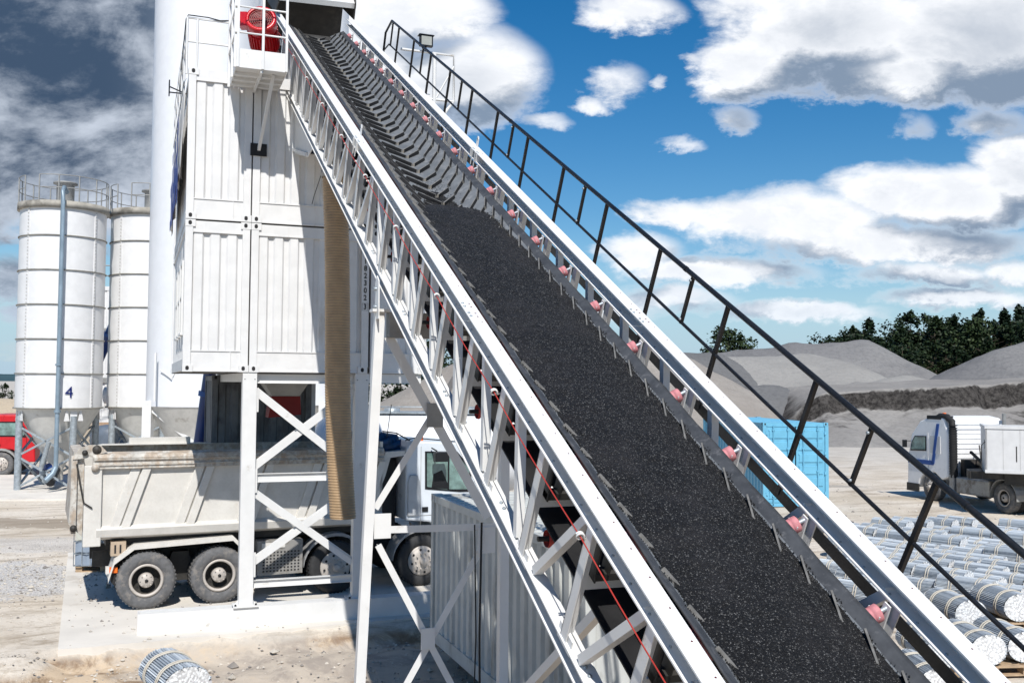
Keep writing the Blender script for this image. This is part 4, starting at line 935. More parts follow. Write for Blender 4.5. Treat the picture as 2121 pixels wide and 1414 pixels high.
# bed
mb=MB(); bx0,bx1=-1.08,4.55
mb.box(bx0,bx1,.10,.14,1.45,2.62); mb.box(bx0,bx1,2.34,2.38,1.45,2.62); mb.box(bx1-.06,bx1,.1,2.38,1.45,3.0); mb.box(bx0,bx1,.1,2.38,1.38,1.45)
mb.prism([(0.02,1.36),(.30,1.28),(.30,1.45),(.10,1.56),(-.02,1.50)],(bx0+.2,0,0),(0,1,0),(0,0,1),(bx1-bx0-.2,0,0))
mb.prism([(2.46,1.36),(2.2,1.28),(2.2,1.45),(2.38,1.56),(2.5,1.50)],(bx0+.2,0,0),(0,1,0),(0,0,1),(bx1-bx0-.2,0,0))
mb.build('bed',TRUCKW,TK,bevel=.008)
mb=MB()
for yy,sg in ((.0,1),(2.48,-1)):
    mb.prism([(0,2.60),(.02*sg,2.72),(0,2.80),(.03*sg,2.86),(.14*sg,2.90),(.16*sg,2.60)],(bx0+.12,yy,0),(0,1,0),(0,0,1),(bx1-bx0-.12,0,0))
    mb.box(bx0+.14,bx1,min(yy-.015*sg,yy+.02*sg),max(yy-.015*sg,yy+.02*sg),2.655,2.68); mb.box(bx0+.14,bx1,min(yy-.015*sg,yy+.02*sg),max(yy-.015*sg,yy+.02*sg),2.755,2.775)
mb.build('top_beam',TRUCKRIM,TK)
mb=MB(); mb.prism([(bx0+.4,2.36,),(bx0+2.3,2.36),(bx0+2.5,2.1),(bx0+.3,2.1)],(0,0,2.90),(1,0,0),(0,1,0),(0,0,.02)); mb.box(bx0+.9,bx0+2.1,2.2,2.36,2.92,3.04); mb.build('cover_flap',TRUCKW,TK)
for yy in (.055,):
    for k in range(5):
        xt=-.30+1.14*k
        mb=MB()
        for o_,w_,yo in ((0,.17,.0),(.20,.15,-.03)):
            p=[(xt+o_,2.60),(xt+o_+w_,2.60),(xt+o_+w_-.36,1.52),(xt+o_-.36,1.52)]
            mb.prism(p,(0,yy+yo,0),(1,0,0),(0,0,1),(0,.06-yo,0))
        mb.build('side_rib',TRUCKW,TK,bevel=.01)
MB().box(bx0-.02,bx0+.28,.02,.16,1.20,2.66).build('corner_post',TRUCKW,TK,bevel=.015); MB().box(bx0-.02,bx0+.28,2.32,2.46,1.2,2.66).build('corner_post',TRUCKW,TK,bevel=.015)
mb=MB(); mb.prism([(bx0-.03,1.38),(bx0-.26,1.62),(bx0-.20,2.90),(bx0-.02,2.92)],(0,.12,0),(1,0,0),(0,0,1),(0,2.24,0)); mb.box(bx0-.24,bx0-.14,.05,.12,1.45,2.85); mb.build('tailgate',TRUCKRIM,TK)
mb=MB(); mb.prism([(bx0-.22,2.78),(bx0-.12,2.98),(bx0+.05,3.04),(bx0+.25,3.02),(bx0+.36,2.9),(bx0+.20,2.86),(bx0+.0,2.80)],(0,.03,0),(1,0,0),(0,0,1),(0,.04,0)); mb.lathe([(.08,0),(.08,.12),(.0001,.13)],(bx0+.18,.14,2.95),(0,-1,0),14,1); mb.lathe([(.05,0),(.05,.12),(.0001,.13)],(bx0-.02,.10,2.90),(0,-1,0),14,1)
mb.lathe([(.07,0),(.07,.05),(.0001,.06)],(bx0+.16,.03,2.62),(0,-1,0),14,0); mb.lathe([(.06,0),(.06,.10),(.0001,.11)],(bx0-.18,.08,1.55),(0,-1,0),12,1); mb.path([(bx0-.15,.05,2.7),(bx0-.10,.0,2.4),(bx0-.02,.0,2.0),(bx0+.12,.0,1.9)],.015,6,1)
mb.build('tailgate_hinge',[TRUCKRIM,DARK],TK)
mb=MB(); 
for i,x in enumerate((-.78,-.70,-.62,-.54)): mb.box(x,x+.05,.008,.016,1.40,1.50)
mb.build('reflector_strip',mat('reflector_amber',(.75,.50,.18),.5),TK)
# chassis, fenders, boxes
mb=MB(); mb.box(-.9,7.0,.75,.83,.72,1.0); mb.box(-.9,7.0,1.7,1.78,.72,1.0); mb.box(-.7,4.6,.30,2.2,1.16,1.38)
for x in (0,1.31,3.56,5.4): mb.tube((x,.3,.525),(x,2.2,.525),.11,12); mb.box(x-.4,x+.4,.72,.86,.55,.70)
mb.prism([(.35,.4),(.95,.4),(.8,.95),(.5,.95)],(0,.5,0),(1,0,0),(0,0,1),(0,.2,0)); mb.box(4.4,5.0,.6,1.9,1.0,2.6); mb.build('chassis',DARK,TK)
mb=MB(); pts=[(-.66,.62),(-.56,.95),(-.22,1.20),(1.55,1.26),(1.78,1.02),(1.82,.7)]
for i in range(len(pts)-1):
    a,b=pts[i],pts[i+1]; mb.hexa([(a[0],.0,a[1]-.02),(a[0],.62,a[1]-.02),(b[0],.62,b[1]-.02),(b[0],.0,b[1]-.02),(a[0],.0,a[1]),(a[0],.62,a[1]),(b[0],.62,b[1]),(b[0],.0,b[1])]); mb.hexa([(a[0],-.015,a[1]-.09),(a[0],.005,a[1]-.09),(b[0],.005,b[1]-.09),(b[0],-.015,b[1]-.09),(a[0],-.015,a[1]),(a[0],.005,a[1]),(b[0],.005,b[1]),(b[0],-.015,b[1])])
mb.build('mudguard',TRUCKW,TK)
for xc in (3.56,5.4):
    mb=MB(); n=14
    for i in range(n):
        a0=PI*(.02+.96*i/n);a1=PI*(.02+.96*(i+1)/n); q=[(xc+.64*math.cos(a),.55+.62*math.sin(a)) for a in (a0,a1)]
        mb.hexa([(q[0][0],-.0,q[0][1]-.03),(q[0][0],.5,q[0][1]-.03),(q[1][0],.5,q[1][1]-.03),(q[1][0],-.0,q[1][1]-.03),(q[0][0],-.0,q[0][1]+.03),(q[0][0],.5,q[0][1]+.03),(q[1][0],.5,q[1][1]+.03),(q[1][0],.0,q[1][1]+.03)])
    mb.build('mudguard',mat('fender_grey',(.28,.28,.28),.5),TK)
mb=MB(); mb.box(2.02,2.90,.02,.55,.46,1.12); mb.box(2.10,2.55,.005,.02,.98,1.08,1)
for i in range(11):
    for j in range(7): mb.box(2.12+.068*i,2.155+.068*i,.012,.021,.52+.06*j,.55+.06*j,2)
mb.build('silencer_box',[mat('box_grey',(.26,.25,.235),.5,dirt=(.15,.13,.1),dm=.5,ds=5),TRUCKW,BLACK],TK,bevel=.006)
mb=MB(); mb.box(-.64,-.50,.06,.14,.70,.80,0); mb.box(-.70,-.64,.05,.20,.69,.81,1); mb.build('tail_lamp',[ORANGE,TRUCKW],TK)
mb=MB(); mb.box(-.62,-.36,.10,.30,1.0,1.26,0); mb.box(-.56,-.53,.092,.10,1.05,1.2,1); mb.box(-.47,-.44,.092,.10,1.05,1.2,1); mb.build('wheel_chock',[mat('chock_tan',(.42,.33,.24),.6),BLACK],TK)
mb=MB(); mb.prism([(-.60,.82),(-.46,.66),(-.44,.48),(-.52,.44),(-.60,.52)],(0,.10,0),(1,0,0),(0,0,1),(0,.3,0)); mb.build('mud_flap',BLACK,TK)
# cab
mb=MB(); cp=[(5.06,1.36),(5.06,2.85),(5.2,3.0),(6.55,2.93),(6.9,2.75),(7.15,1.95),(7.2,.95),(7.2,.5),(6.15,.5),(6.05,.9),(5.86,1.12),(5.6,1.30)]
mb.prism(cp,(0,.10,0),(1,0,0),(0,0,1),(0,2.30,0)); mb.build('cab',CABW,TK,bevel=.04)
mb=MB(); mb.prism([(5.48,1.99),(5.47,2.78),(6.20,2.76),(6.52,2.40),(6.55,1.90),(6.28,1.90)],(0,.088,0),(1,0,0),(0,0,1),(0,.014,0),0); mb.prism([(5.52,2.04),(5.51,2.74),(5.98,2.73),(5.98,1.96),(6.20,1.94),(5.98,1.96)],(0,.080,0),(1,0,0),(0,0,1),(0,.01,0),1); mb.prism([(6.02,1.97),(6.02,2.72),(6.18,2.71),(6.47,2.38),(6.50,1.95)],(0,.080,0),(1,0,0),(0,0,1),(0,.01,0),1); mb.prism([(5.62,2.02),(5.66,2.3),(5.85,2.38),(5.98,2.1),(5.98,1.97)],(0,.078,0),(1,0,0),(0,0,1),(0,.004,0),0); mb.build('side_window',[BLACKP,GLASSG],TK)
mb=MB(); mb.box(5.38,5.388,.094,.102,1.2,2.88); mb.box(6.6,6.606,.094,.102,1.0,2.7); mb.box(5.42,5.55,.08,.10,1.52,1.62,1); mb.box(5.39,6.6,.094,.10,1.44,1.452); mb.box(5.06,7.2,.085,.10,.95,1.1,1); mb.build('door',[GREYM,BLACKP],TK)
mb=MB(); mb.prism([(5.09,1.45),(5.09,2.15),(5.14,2.3),(5.3,2.3),(5.36,2.15),(5.36,1.45)],(0,.05,0),(1,0,0),(0,0,1),(0,.06,0)); mb.build('air_deflector',mat('deflector_grey',(.42,.44,.46),.35,spec=.6),TK,bevel=.02)
mb=MB(); mb.bar((5.60,.06,2.85),(5.62,-.22,2.80),.03,.03); mb.box(5.56,5.84,-.30,-.14,2.58,2.78); mb.build('mirror',BLACKP,TK,bevel=.03)
mb=MB(); mb.tube((5.50,.5,2.98),(5.50,.5,3.12),.075,16); mb.build('beacon',ORANGE,TK)
mb=MB(); mb.path([(5.1,.3,3.0),(5.3,.3,3.05),(6.1,.3,2.97),(6.3,.3,2.95)],.012,6); mb.path([(4.6,.3,3.2),(4.9,.3,3.16),(5.2,.3,3.0)],.015,6); mb.tube((4.72,.4,3.0),(4.82,.4,3.75),.008,6); mb.build('roof_bars',BLACKP,TK)
mb=MB(); vs=[];fs=[]; n=36
for j in range(9):
    for i in range(n):
        a=2*PI*i/n; r_=.17+.05*math.sin(a*5+j*1.7)+.03*math.sin(a*9+j*3); vs.append((4.36+.085*j,.42+r_*1.1*math.cos(a)+.02*j,2.98+r_*math.sin(a)-.012*j))
for j in range(8):
    for i in range(n): k=(i+1)%n; fs.append((j*n+i,j*n+k,(j+1)*n+k,(j+1)*n+i))
fs.append(tuple(range(n))); fs.append(tuple(range(8*n,9*n))); mb.add(vs,fs,0,True); mb.box(4.40,5.0,.5,2.1,2.86,3.12); mb.build('folded_tarpaulin',TARP,TK)
mb=MB(); mb.prism([(4.5,2.0),(4.55,2.62),(4.62,2.78),(5.05,2.80),(5.02,2.70),(4.72,2.66),(4.62,2.3)],(0,.12,0),(1,0,0),(0,0,1),(0,2.2,0)); mb.build('bed_canopy',TRUCKW,TK)
# white site container below the conveyor
ca_=V((-1.30,16.42,0)); wax=((U.x,U.y,0),(W.x,W.y,0),(0,0,1))
o_=ca_-W*6.0
container('site_container','grey-white corrugated container standing on the dirt beneath the conveyor, striped with truss shadows','x',0,1,0,1,frame=V((0,-400,0))) if 0 else None
SCN=container('site_container','dirty corrugated container on the dirt beneath the conveyor, striped with truss shadows',0,2.4,0.02,2.40,frame=V((o_.x,o_.y,0)),Lg=6.0,br=.16,tr_=.12,castm=GREYM,mt=mat('site_container_grey',(.50,.51,.49),.55,dirt=(.20,.19,.165),dm=.53,ds=1.6,dz=.4,var=.1))
# silver/white silo trailer behind the tipper
TT=thing('tank_trailer','long white road tanker behind the tipper cab and conveyor legs','tanker',(-5.2,26.6,0),yawax(.12))
mb=MB(); mb.lathe([(.0001,-.25),(.5,-.2),(.9,0),(1.12,.35),(1.15,1),(1.15,4.9),(1.02,5.5),(.6,5.95),(.0001,6.05)],(0,1.1,2.25),(1,0,0),40); mb.build('tank',BSILO,TT)
mb=MB(); mb.box(.4,4.6,.6,1.6,3.36,3.41); 
for i in range(4): mb.lathe([(.22,0),(.22,.12),(.0001,.14)],(.9+1.1*i,1.1,3.38),(0,0,1),16)
mb.path([(.4,.6,3.42),(.4,.6,3.55),(4.6,.6,3.55),(4.6,.6,3.42)],.02,6); mb.build('catwalk',GALV,TT)
mb=MB(); mb.box(.5,5.2,.5,.65,.95,1.2); mb.box(.5,5.2,1.55,1.7,.95,1.2); mb.box(1.,1.3,.6,1.6,0.05,1.0); mb.build('chassis',DARK,TT)
for x in (3.0,4.2,5.2): wheel(TT,x,.02,.5,r=.5,mt=TYRED)
# blue container right
bxa=math.atan2(math.cos(0),0) 
bth=-R(15.5)
BC=container('shipping_container','light blue container with its door end facing the yard, behind the handrail',0,2.44,0.0,2.93,frame=V((8.80,34.9,0)),Lg=6.06,ax=yawax(R(9)),mt=CONTB,br=.16,tr_=.13)
for ch in list(BC.children):
    if ch.name.startswith('front_panel'): bpy.data.objects.remove(ch)
for x0,x1 in ((.13,1.20),(1.24,2.31)):
    mb=MB(); mb.box(x0,x1,.03,.07,.16,2.80)
    for i in range(6): 
        zz=.28+.42*i
        for s_ in (0,): mb.prism([(x0+.08,zz),(x1-.08,zz),(x1-.11,zz+.05),(x1-.11,zz+.24),(x1-.08,zz+.29),(x0+.08,zz+.29),(x0+.11,zz+.24),(x0+.11,zz+.05)],(0,.005,0),(1,0,0),(0,0,1),(0,.03,0))
    d_=mb.build('door',CONTB,BC,bevel=.006)
    for x in (x0+.25,x1-.28):
        mb=MB(); mb.tube((x,-.02,.1),(x,-.02,2.83),.022,10); 
        for zz in (.35,1.2,2.0,2.65): mb.box(x-.05,x+.05,-.035,.01,zz,zz+.05)
        mb.build('locking_bar',CONTB,d_)
    mb=MB()
    for zz in (.4,1.1,1.8,2.5): 
        xx=x0-.03 if x0<1 else x1-.03; MB().box(xx,xx+.07,-.02,.03,zz,zz+.10).build('hinge',CONTB,d_)
# tractor unit and its trailer on the right
tr_h=math.atan2(3.5,-.9)   # heading away to the left
TX=thing('tractor_unit','white truck cab with blue stripe and black air intake, facing away on the right','truck',(16.62,33.75,0),yawax(tr_h))
# local x forward, y to the left of travel (that is the side we see), z up; origin at the rear left wheel
SD=1
for x,y,o_,st in ((0,0,1,0),(3.7,0,1,1),(0,-2.45,-1,0),(3.7,-2.45,-1,1)): wheel(TX,x,y,.50,r=.50,out=o_,steer=bool(st),mt=TYRE)
wheel(TX,0,-.36,.5,r=.5,out=1,mt=TYRED,name='inner_wheel')
mb=MB(); mb.prism([(2.75,.95),(2.72,2.9),(2.95,3.62),(3.5,3.72),(4.3,3.45),(4.85,2.75),(5.08,1.6),(5.1,.45),(4.45,.42),(4.32,.75),(4.05,1.05),(3.5,1.08),(3.1,.8)],(0,.02,0),(1,0,0),(0,0,1),(0,-2.46,0)); mb.build('cab',CABWH,TX,bevel=.06)
mb=MB(); mb.prism([(3.95,2.05),(3.95,2.75),(4.60,2.72),(4.78,2.45),(4.88,2.0)],(0,.045,0),(1,0,0),(0,0,1),(0,-.02,0),0); mb.prism([(4.0,2.12),(4.0,2.70),(4.57,2.67),(4.74,2.42),(4.82,2.07)],(0,.055,0),(1,0,0),(0,0,1),(0,-.02,0),1); mb.build('side_window',[BLACKP,GLASSG],TX)
mb=MB(); mb.prism([(3.15,1.98),(3.15,2.78),(3.72,2.78),(3.72,1.98)],(0,.040,0),(1,0,0),(0,0,1),(0,-.02,0)); mb.box(3.84,3.85,.02,.04,1.1,2.9); mb.box(2.76,2.80,-2.2,-.3,1.2,2.9); mb.build('side_panel_frame',mat('cab_grey',(.55,.55,.55),.4),TX)
mb=MB()
for i in range(11): mb.box(2.70,2.722,-2.3,-.15,1.15+.22*i,1.33+.22*i)
mb.build('rear_wall_ribs',CABWH,TX)
mb=MB(); mb.prism([(3.2,3.35),(3.34,3.35),(3.64,1.5),(3.5,1.5)],(0,.05,0),(1,0,0),(0,0,1),(0,-.025,0)); mb.prism([(3.5,1.5),(3.64,1.62),(5.0,1.62),(5.02,1.42),(3.56,1.42)],(0,.05,0),(1,0,0),(0,0,1),(0,-.025,0)); mb.build('blue_stripe',mat('stripe_blue',(.015,.07,.28),.4),TX)
vs,fs=text_mesh('TRANSPORT',.16,.006,.9); 
mb=MB(); mb.path([(3.6,-.15,3.55),(3.3,-.12,3.72),(2.95,-.1,3.70),(2.68,-.1,3.5),(2.62,-.1,3.1),(2.6,-.1,1.5),(2.6,-.12,.95)],.13,14)
for i in range(20): mb.tube((2.61,-.1,1.1+.115*i),(2.61,-.1,1.14+.115*i),.145,14)
mb.box(3.1,3.9,-.5,.03,3.55,3.72); mb.build('air_intake',BLACK,TX)
mb=MB(); mb.box(2.5,2.75,-.3,.0,.3,1.1); mb.box(.7,2.4,-.55,-.02,.42,1.0); mb.build('fuel_tank',mat('tank_alu',(.40,.38,.35),.4,.3,dirt=(.15,.11,.08),dm=.45,ds=2),TX,bevel=.05)
mb=MB(); mb.box(-.95,3.3,-.95,-.82,.7,1.0); mb.box(-.95,3.3,-1.65,-1.52,.7,1.0); mb.tube((0,-2.2,.5),(0,-.2,.5),.12); mb.box(-.5,.7,-1.8,-.65,1.0,1.15); mb.box(1.2,2.5,-1.9,-.5,1.0,1.3); mb.bar((1.0,-.6,1.1),(2.2,-.5,1.9),.08,.08); mb.box(2.4,2.6,-2.2,-.4,.6,1.6); mb.box(4.4,5.1,.0,.05,.25,.55)
for i in range(14): mb.bar((1.3+random.random(),-random.uniform(.5,1.8),1.1),(2.4,-random.uniform(.5,1.8),1.2+random.random()),.04,.04)
mb.build('chassis',DARK,TX)
mb=MB(); n=12
for i in range(n):
    a0=PI*(-.02+1.04*i/n);a1=PI*(-.02+1.04*(i+1)/n); q=[(.62*math.cos(a),.5+.62*math.sin(a)) for a in (a0,a1)]
    mb.hexa([(q[0][0],-.5,q[0][1]-.02),(q[0][0],.03,q[0][1]-.02),(q[1][0],.03,q[1][1]-.02),(q[1][0],-.5,q[1][1]-.02),(q[0][0],-.5,q[0][1]+.02),(q[0][0],.03,q[0][1]+.02),(q[1][0],.03,q[1][1]+.02),(q[1][0],-.5,q[1][1]+.02)])
mb.build('mudguard',GREYM,TX)
mb=MB(); mb.box(-.98,-.94,-.45,-.05,.62,.78); mb.build('tail_lamp',mat('lamp_red',(.45,.01,.01),.3),TX)
mb=MB(); mb.tube((3.6,-.5,3.68),(3.6,-.5,3.85),.07,12); mb.build('beacon',ORANGE,TX)
mb=MB(); mb.box(4.98,5.10,.10,.24,2.15,2.5); mb.bar((4.86,0,2.45),(5.04,.17,2.45),.03,.03); mb.build('mirror',BLACKP,TX,bevel=.02)
mb=MB(); mb.tube((2.5,-2.2,1.2),(2.5,-2.2,3.85),.07,12); mb.build('exhaust_stack',GREYM,TX)
for ch in TX.children:
    if ch.name.split('.')[0] in ('cab','side_window','side_panel_frame','rear_wall_ribs','blue_stripe','air_intake','beacon','mirror','exhaust_stack'):
        for v_ in ch.data.vertices:
            if v_.co.z>.9: v_.co.z=.9+(v_.co.z-.9)*.80
TL=thing('tipping_trailer','pale grey box trailer coupled behind the white cab, cut by the right frame edge','trailer',(15.62,32.9,0),yawax(-R(22)))
mb=MB(); mb.box(0,7.5,0,.05,1.45,2.92); mb.box(0,.05,0,2.45,1.45,2.92); mb.box(0,7.5,2.4,2.45,1.45,2.92); mb.box(0,7.5,0,2.45,1.4,1.47); mb.box(-.02,7.5,-.03,.06,2.86,2.95); mb.box(-.03,.06,-.02,2.5,2.86,2.95)
mb.box(-.02,7.5,-.025,.0,1.42,1.52); mb.build('box_body',mat('trailer_grey',(.58,.58,.58),.5,var=.06,dirt=(.4,.38,.34),dm=.6,ds=1.5,dz=.3),TL)
mb=MB()
for i in range(14): mb.box(.5*i+.02,.5*i+.028,-.008,.0,1.52,2.86)
mb.box(.9,.93,-.012,0,1.8,2.3,1); mb.build('panel_seam',[mat('trailer_seam',(.40,.40,.39),.6),DARK],TL)
mb=MB(); mb.box(.6,7.2,.6,.75,1.0,1.4); mb.box(.6,7.2,1.7,1.85,1.0,1.4); mb.box(-.5,.9,.7,1.8,1.15,1.4); mb.build('chassis',DARK,TL)
for x in (5.0,6.3): wheel(TL,x,0.05,.5,r=.5,mt=TYRED)
mb=MB(); mb.box(-.03,-.02,.05,.12,2.2,2.5); mb.path([(-.1,.1,1.2),(-.12,.1,2.3),(.02,.1,2.45)],.015,6); mb.build('stay_rod',BLACKP,TL)
# red truck at the left edge
RT=thing('tipper_truck','red cab truck with a pale load, at the left frame edge behind the silo leg','truck',(-22.1,43.8,0),yawax(.16))
RT.location.x-=.25
wheel(RT,0,0,.52,r=.52,steer=True,mt=TYRE); wheel(RT,0,2.4,.52,r=.52,out=1,steer=True,mt=TYRE); 
for x in (-3.2,-4.5): wheel(RT,x,0,.52,r=.52,mt=TYRE); wheel(RT,x,2.4,.52,out=1,r=.52,mt=TYRE)
mb=MB(); mb.prism([(-.72,1.12),(-.70,2.55),(-.6,2.68),(.85,2.68),(1.15,2.45),(1.35,1.6),(1.4,.6),(.85,.6),(.72,.95),(.45,1.15),(-.4,1.15)],(0,.05,0),(1,0,0),(0,0,1),(0,2.35,0)); mb.build('cab',RED,RT,bevel=.05)
mb=MB(); mb.prism([(-.18,1.72),(-.18,2.38),(.68,2.38),(.95,2.1),(1.0,1.68),(.4,1.72)],(0,.035,0),(1,0,0),(0,0,1),(0,.02,0),0); mb.prism([(-.12,1.78),(-.12,2.32),(.64,2.32),(.88,2.06),(.92,1.78)],(0,.028,0),(1,0,0),(0,0,1),(0,.02,0),1); mb.build('side_window',[BLACKP,GLASSG],RT)
mb=MB(); mb.box(-.30,-.29,.03,.06,1.2,2.55); mb.box(1.02,1.03,.03,.06,1.1,2.2); mb.box(-.22,-.05,.02,.05,1.3,1.38); mb.build('door',BLACKP,RT)
mb=MB(); n=12
for i in range(n):
    a0=PI*(-.05+1.1*i/n);a1=PI*(-.05+1.1*(i+1)/n); q=[(.66*math.cos(a),.52+.64*math.sin(a)) for a in (a0,a1)]
    mb.hexa([(q[0][0],-.02,q[0][1]-.05),(q[0][0],.5,q[0][1]-.05),(q[1][0],.5,q[1][1]-.05),(q[1][0],-.02,q[1][1]-.05),(q[0][0],-.02,q[0][1]+.05),(q[0][0],.5,q[0][1]+.05),(q[1][0],.5,q[1][1]+.05),(q[1][0],-.02,q[1][1]+.05)])
mb.build('mudguard',GREYM,RT)
mb=MB(); mb.box(-6.2,-.95,.0,.05,1.3,2.5); mb.box(-6.2,-.95,2.4,2.45,1.3,2.5); mb.box(-1.0,-.95,0,2.45,1.3,2.7); mb.box(-6.2,-.95,0,2.45,1.2,1.3); mb.build('bed',TRUCKW,RT)
mb=MB(); mb.box(-6,1.2,.7,.85,.7,1.0); mb.box(-6,1.2,1.6,1.75,.7,1.0); mb.box(-1.0,1.2,.4,2.1,.75,1.15); mb.build('chassis',DARK,RT)
mb=MB(); vs=[];fs=[]
for j in range(9):
    for i in range(17): vs.append((-6.1+5.1*i/16,.1+2.25*j/8,2.3+.75*math.sin(PI*j/8)*(.4+.6*abs(math.sin(PI*(i/16)*2)))+.06*NZ.noise(V((i*.7,j*.7,0)))))
for j in range(8):
    for i in range(16): q=j*17+i; fs.append((q,q+1,q+18,q+17))
ld=thing('sand_load','pale yellow sand heaped in the bed of the red truck','sand',(-22.1,43.8,0),yawax(.16)); mb.add(vs,fs,0,True).build('sand',SANDM,ld)
# round grey water tank and concrete block wall between the ringed silos
GT=thing('round_tank','round ribbed grey plastic tank with domed lid behind silo legs','tank',(-23.0,57.5,0)); mb=MB(); 
prof=[(1.15,0),(1.2,.05)]+[(1.15+.06*(i%2),.1+.14*i) for i in range(9)]+[(1.15,1.38),(.95,1.58),(.4,1.68),(.0001,1.70)]
mb.lathe(prof,(0,0,0),(0,0,1),40); mb.build('tank_wall',mat('tank_blue_grey',(.11,.135,.17),.5,var=.15),GT)
CB=thing('concrete_block','pale concrete block standing between the ringed silos on the gravel bank','block',(-21.3,62,0)); MB().box(-1.0,1.0,-.5,.5,0,3.3).build('block_body',CONC,CB,bevel=.05)
# IBC on a pallet
IB=thing('liquid_tank_cage','caged plastic liquid tank with blue lower half, behind the tail of the tipper truck','liquid container',(-9.55,22.0,.15),yawax(.06))
mb=MB(); 
def bulge(mb,x0,x1,y0,y1,z0,z1,m):
    nxx=5;nz=2
    for i in range(nxx):
        a=x0+(x1-x0)*i/nxx; b=x0+(x1-x0)*(i+1)/nxx; c=(a+b)/2
        mb.add([(a,y0,z0),(c,y0-.035,z0+.02),(b,y0,z0),(a,y0,z1),(c,y0-.035,z1-.02),(b,y0,z1)],[(0,1,4,3),(1,2,5,4)],m,True)
    mb.box(x0,x1,y0+.01,y1,z0,z1,m)
bulge(mb,0,1.2,.04,1.0,.0,.27,1); bulge(mb,0,1.2,.04,1.0,.28,.52,1); bulge(mb,0,1.2,.04,1.0,.54,.78,0); bulge(mb,0,1.2,.04,1.0,.80,1.0,0); mb.build('inner_bottle',[IBCW,IBCB],IB)
mb=MB()
for zz in (0,.26,.53,.79,1.0): mb.path([(-.02,.98,zz),(-.02,0,zz),(1.22,0,zz),(1.22,.98,zz)],.010,6)
for i in range(8): mb.tube((-.02+.177*i,0,0),(-.02+.177*i,0,1.0),.009,6)
for i in range(5): mb.tube((-.02,.98*i/4,0),(-.02,.98*i/4,1.0),.009,6); mb.tube((1.22,.98*i/4,0),(1.22,.98*i/4,1.0),.009,6)
mb.build('wire_cage',GALV,IB)
def pallet_mesh(mb):
    for i in range(5): mb.box(0,1.2,.02+.18*i+.0,.12+.18*i+.02,.12,.144)
    for x in (0,.53,1.06):
        for y in (.02,.40,.78): mb.box(x,x+.14,y,y+.1,.022,.10)
        mb.box(x,x+.14,0,.9,.10,.12)
    for y in (.02,.40,.78): mb.box(0,1.2,y,y+.1,0,.022)
mb=MB(); pallet_mesh(mb); PALLET=mb.build('pallet',WOOD); tag(PALLET,'grey-brown pallet under the caged liquid tank','pallet'); PALLET.location=(-9.55,22.05,0); PALLET.rotation_euler=(0,0,.06)
# ================================================================ ROD BUNDLES on pallets
def bundle_proto():
    t=thing('rod_bundle','x','rod bundle')
    mb=MB(); n=54; Lb=1.0; rx,rz=.285,.235
    ring=[]
    for i in range(n):
        a=2*PI*i/n
        for q,(dr,da) in enumerate(((-.034,-.5),(-.004,-.26),(.004,0),(-.004,.26))):
            aa=a+da*2*PI/n; ring.append(((rx+dr)*math.cos(aa),rz+(rz+dr)*math.sin(aa)*(1 if math.sin(aa)>0 else .93)))
    k=len(ring); vs=[]
    jit=[random.uniform(-.02,.03) for _ in range(n)]
    for s_,sg in ((0,1),(Lb,-1)):
        for i,(x,z_) in enumerate(ring): vs.append((x,s_+sg*jit[i//4],z_))
    mb.add(vs,[(i,(i+1)%k,k+(i+1)%k,k+i) for i in range(k)],0)
    c0=len(mb.v); 
    # ends: rings of rod faces with small depth differences
    for s_,sg in ((0,1),(Lb,-1)):
        pts=[(0,s_,rz)]; rr_=7; m_=48
        for r_ in range(1,rr_+1):
            for i in range(m_): a=2*PI*i/m_; f=r_/rr_; pts.append((rx*.985*f*math.cos(a),s_+random.uniform(-.003,.004),rz+(rz*.985*f)*math.sin(a)*(1 if math.sin(a)>0 else .93)))
        fs=[(0,1+i,1+(i+1)%m_) for i in range(m_)]
        for r_ in range(rr_-1):
            for i in range(m_): a=1+r_*m_+i;b=1+r_*m_+(i+1)%m_; fs.append((a,a+m_,b+m_,b))
        mb.add(pts,fs,1)
    mb.build('rods',[RODS,RODE],t)
    for y in (.22,.27,.70,.75):
        mb=MB(); pts=[((rx+.012)*math.cos(2*PI*i/30),y+.006*math.sin(i*1.3),rz+(rz+.012)*math.sin(2*PI*i/30)*(1 if math.sin(2*PI*i/30)>0 else .93)) for i in range(31)]; mb.path(pts,.011,6); mb.build('strap',STRAP,t)
    return t
BP=bundle_proto(); firstB=True
NB=[]
ordn=['first','second','third','fourth','fifth','sixth','seventh','eighth','ninth','tenth']
def put_b(x,y,z,ang,label,pal=0,grp='strapped bundles of grey steel rods'):
    global firstB
    c=BP if firstB else copy(BP)
    firstB=False
    c.location=(x,y,z+.146*pal); c.rotation_euler=(0,0,ang); c['label']=label; c['group']=grp; NB.append((x,y))
    return c
pl=[]
def put_p(x,y,z,ang,label):
    p=PALLET.copy(); COL.objects.link(p); p.location=(x,y,z); p.rotation_euler=(0,0,ang); p['label']=label; p['group']='wooden pallets under the rod bundles'; pl.append(p)
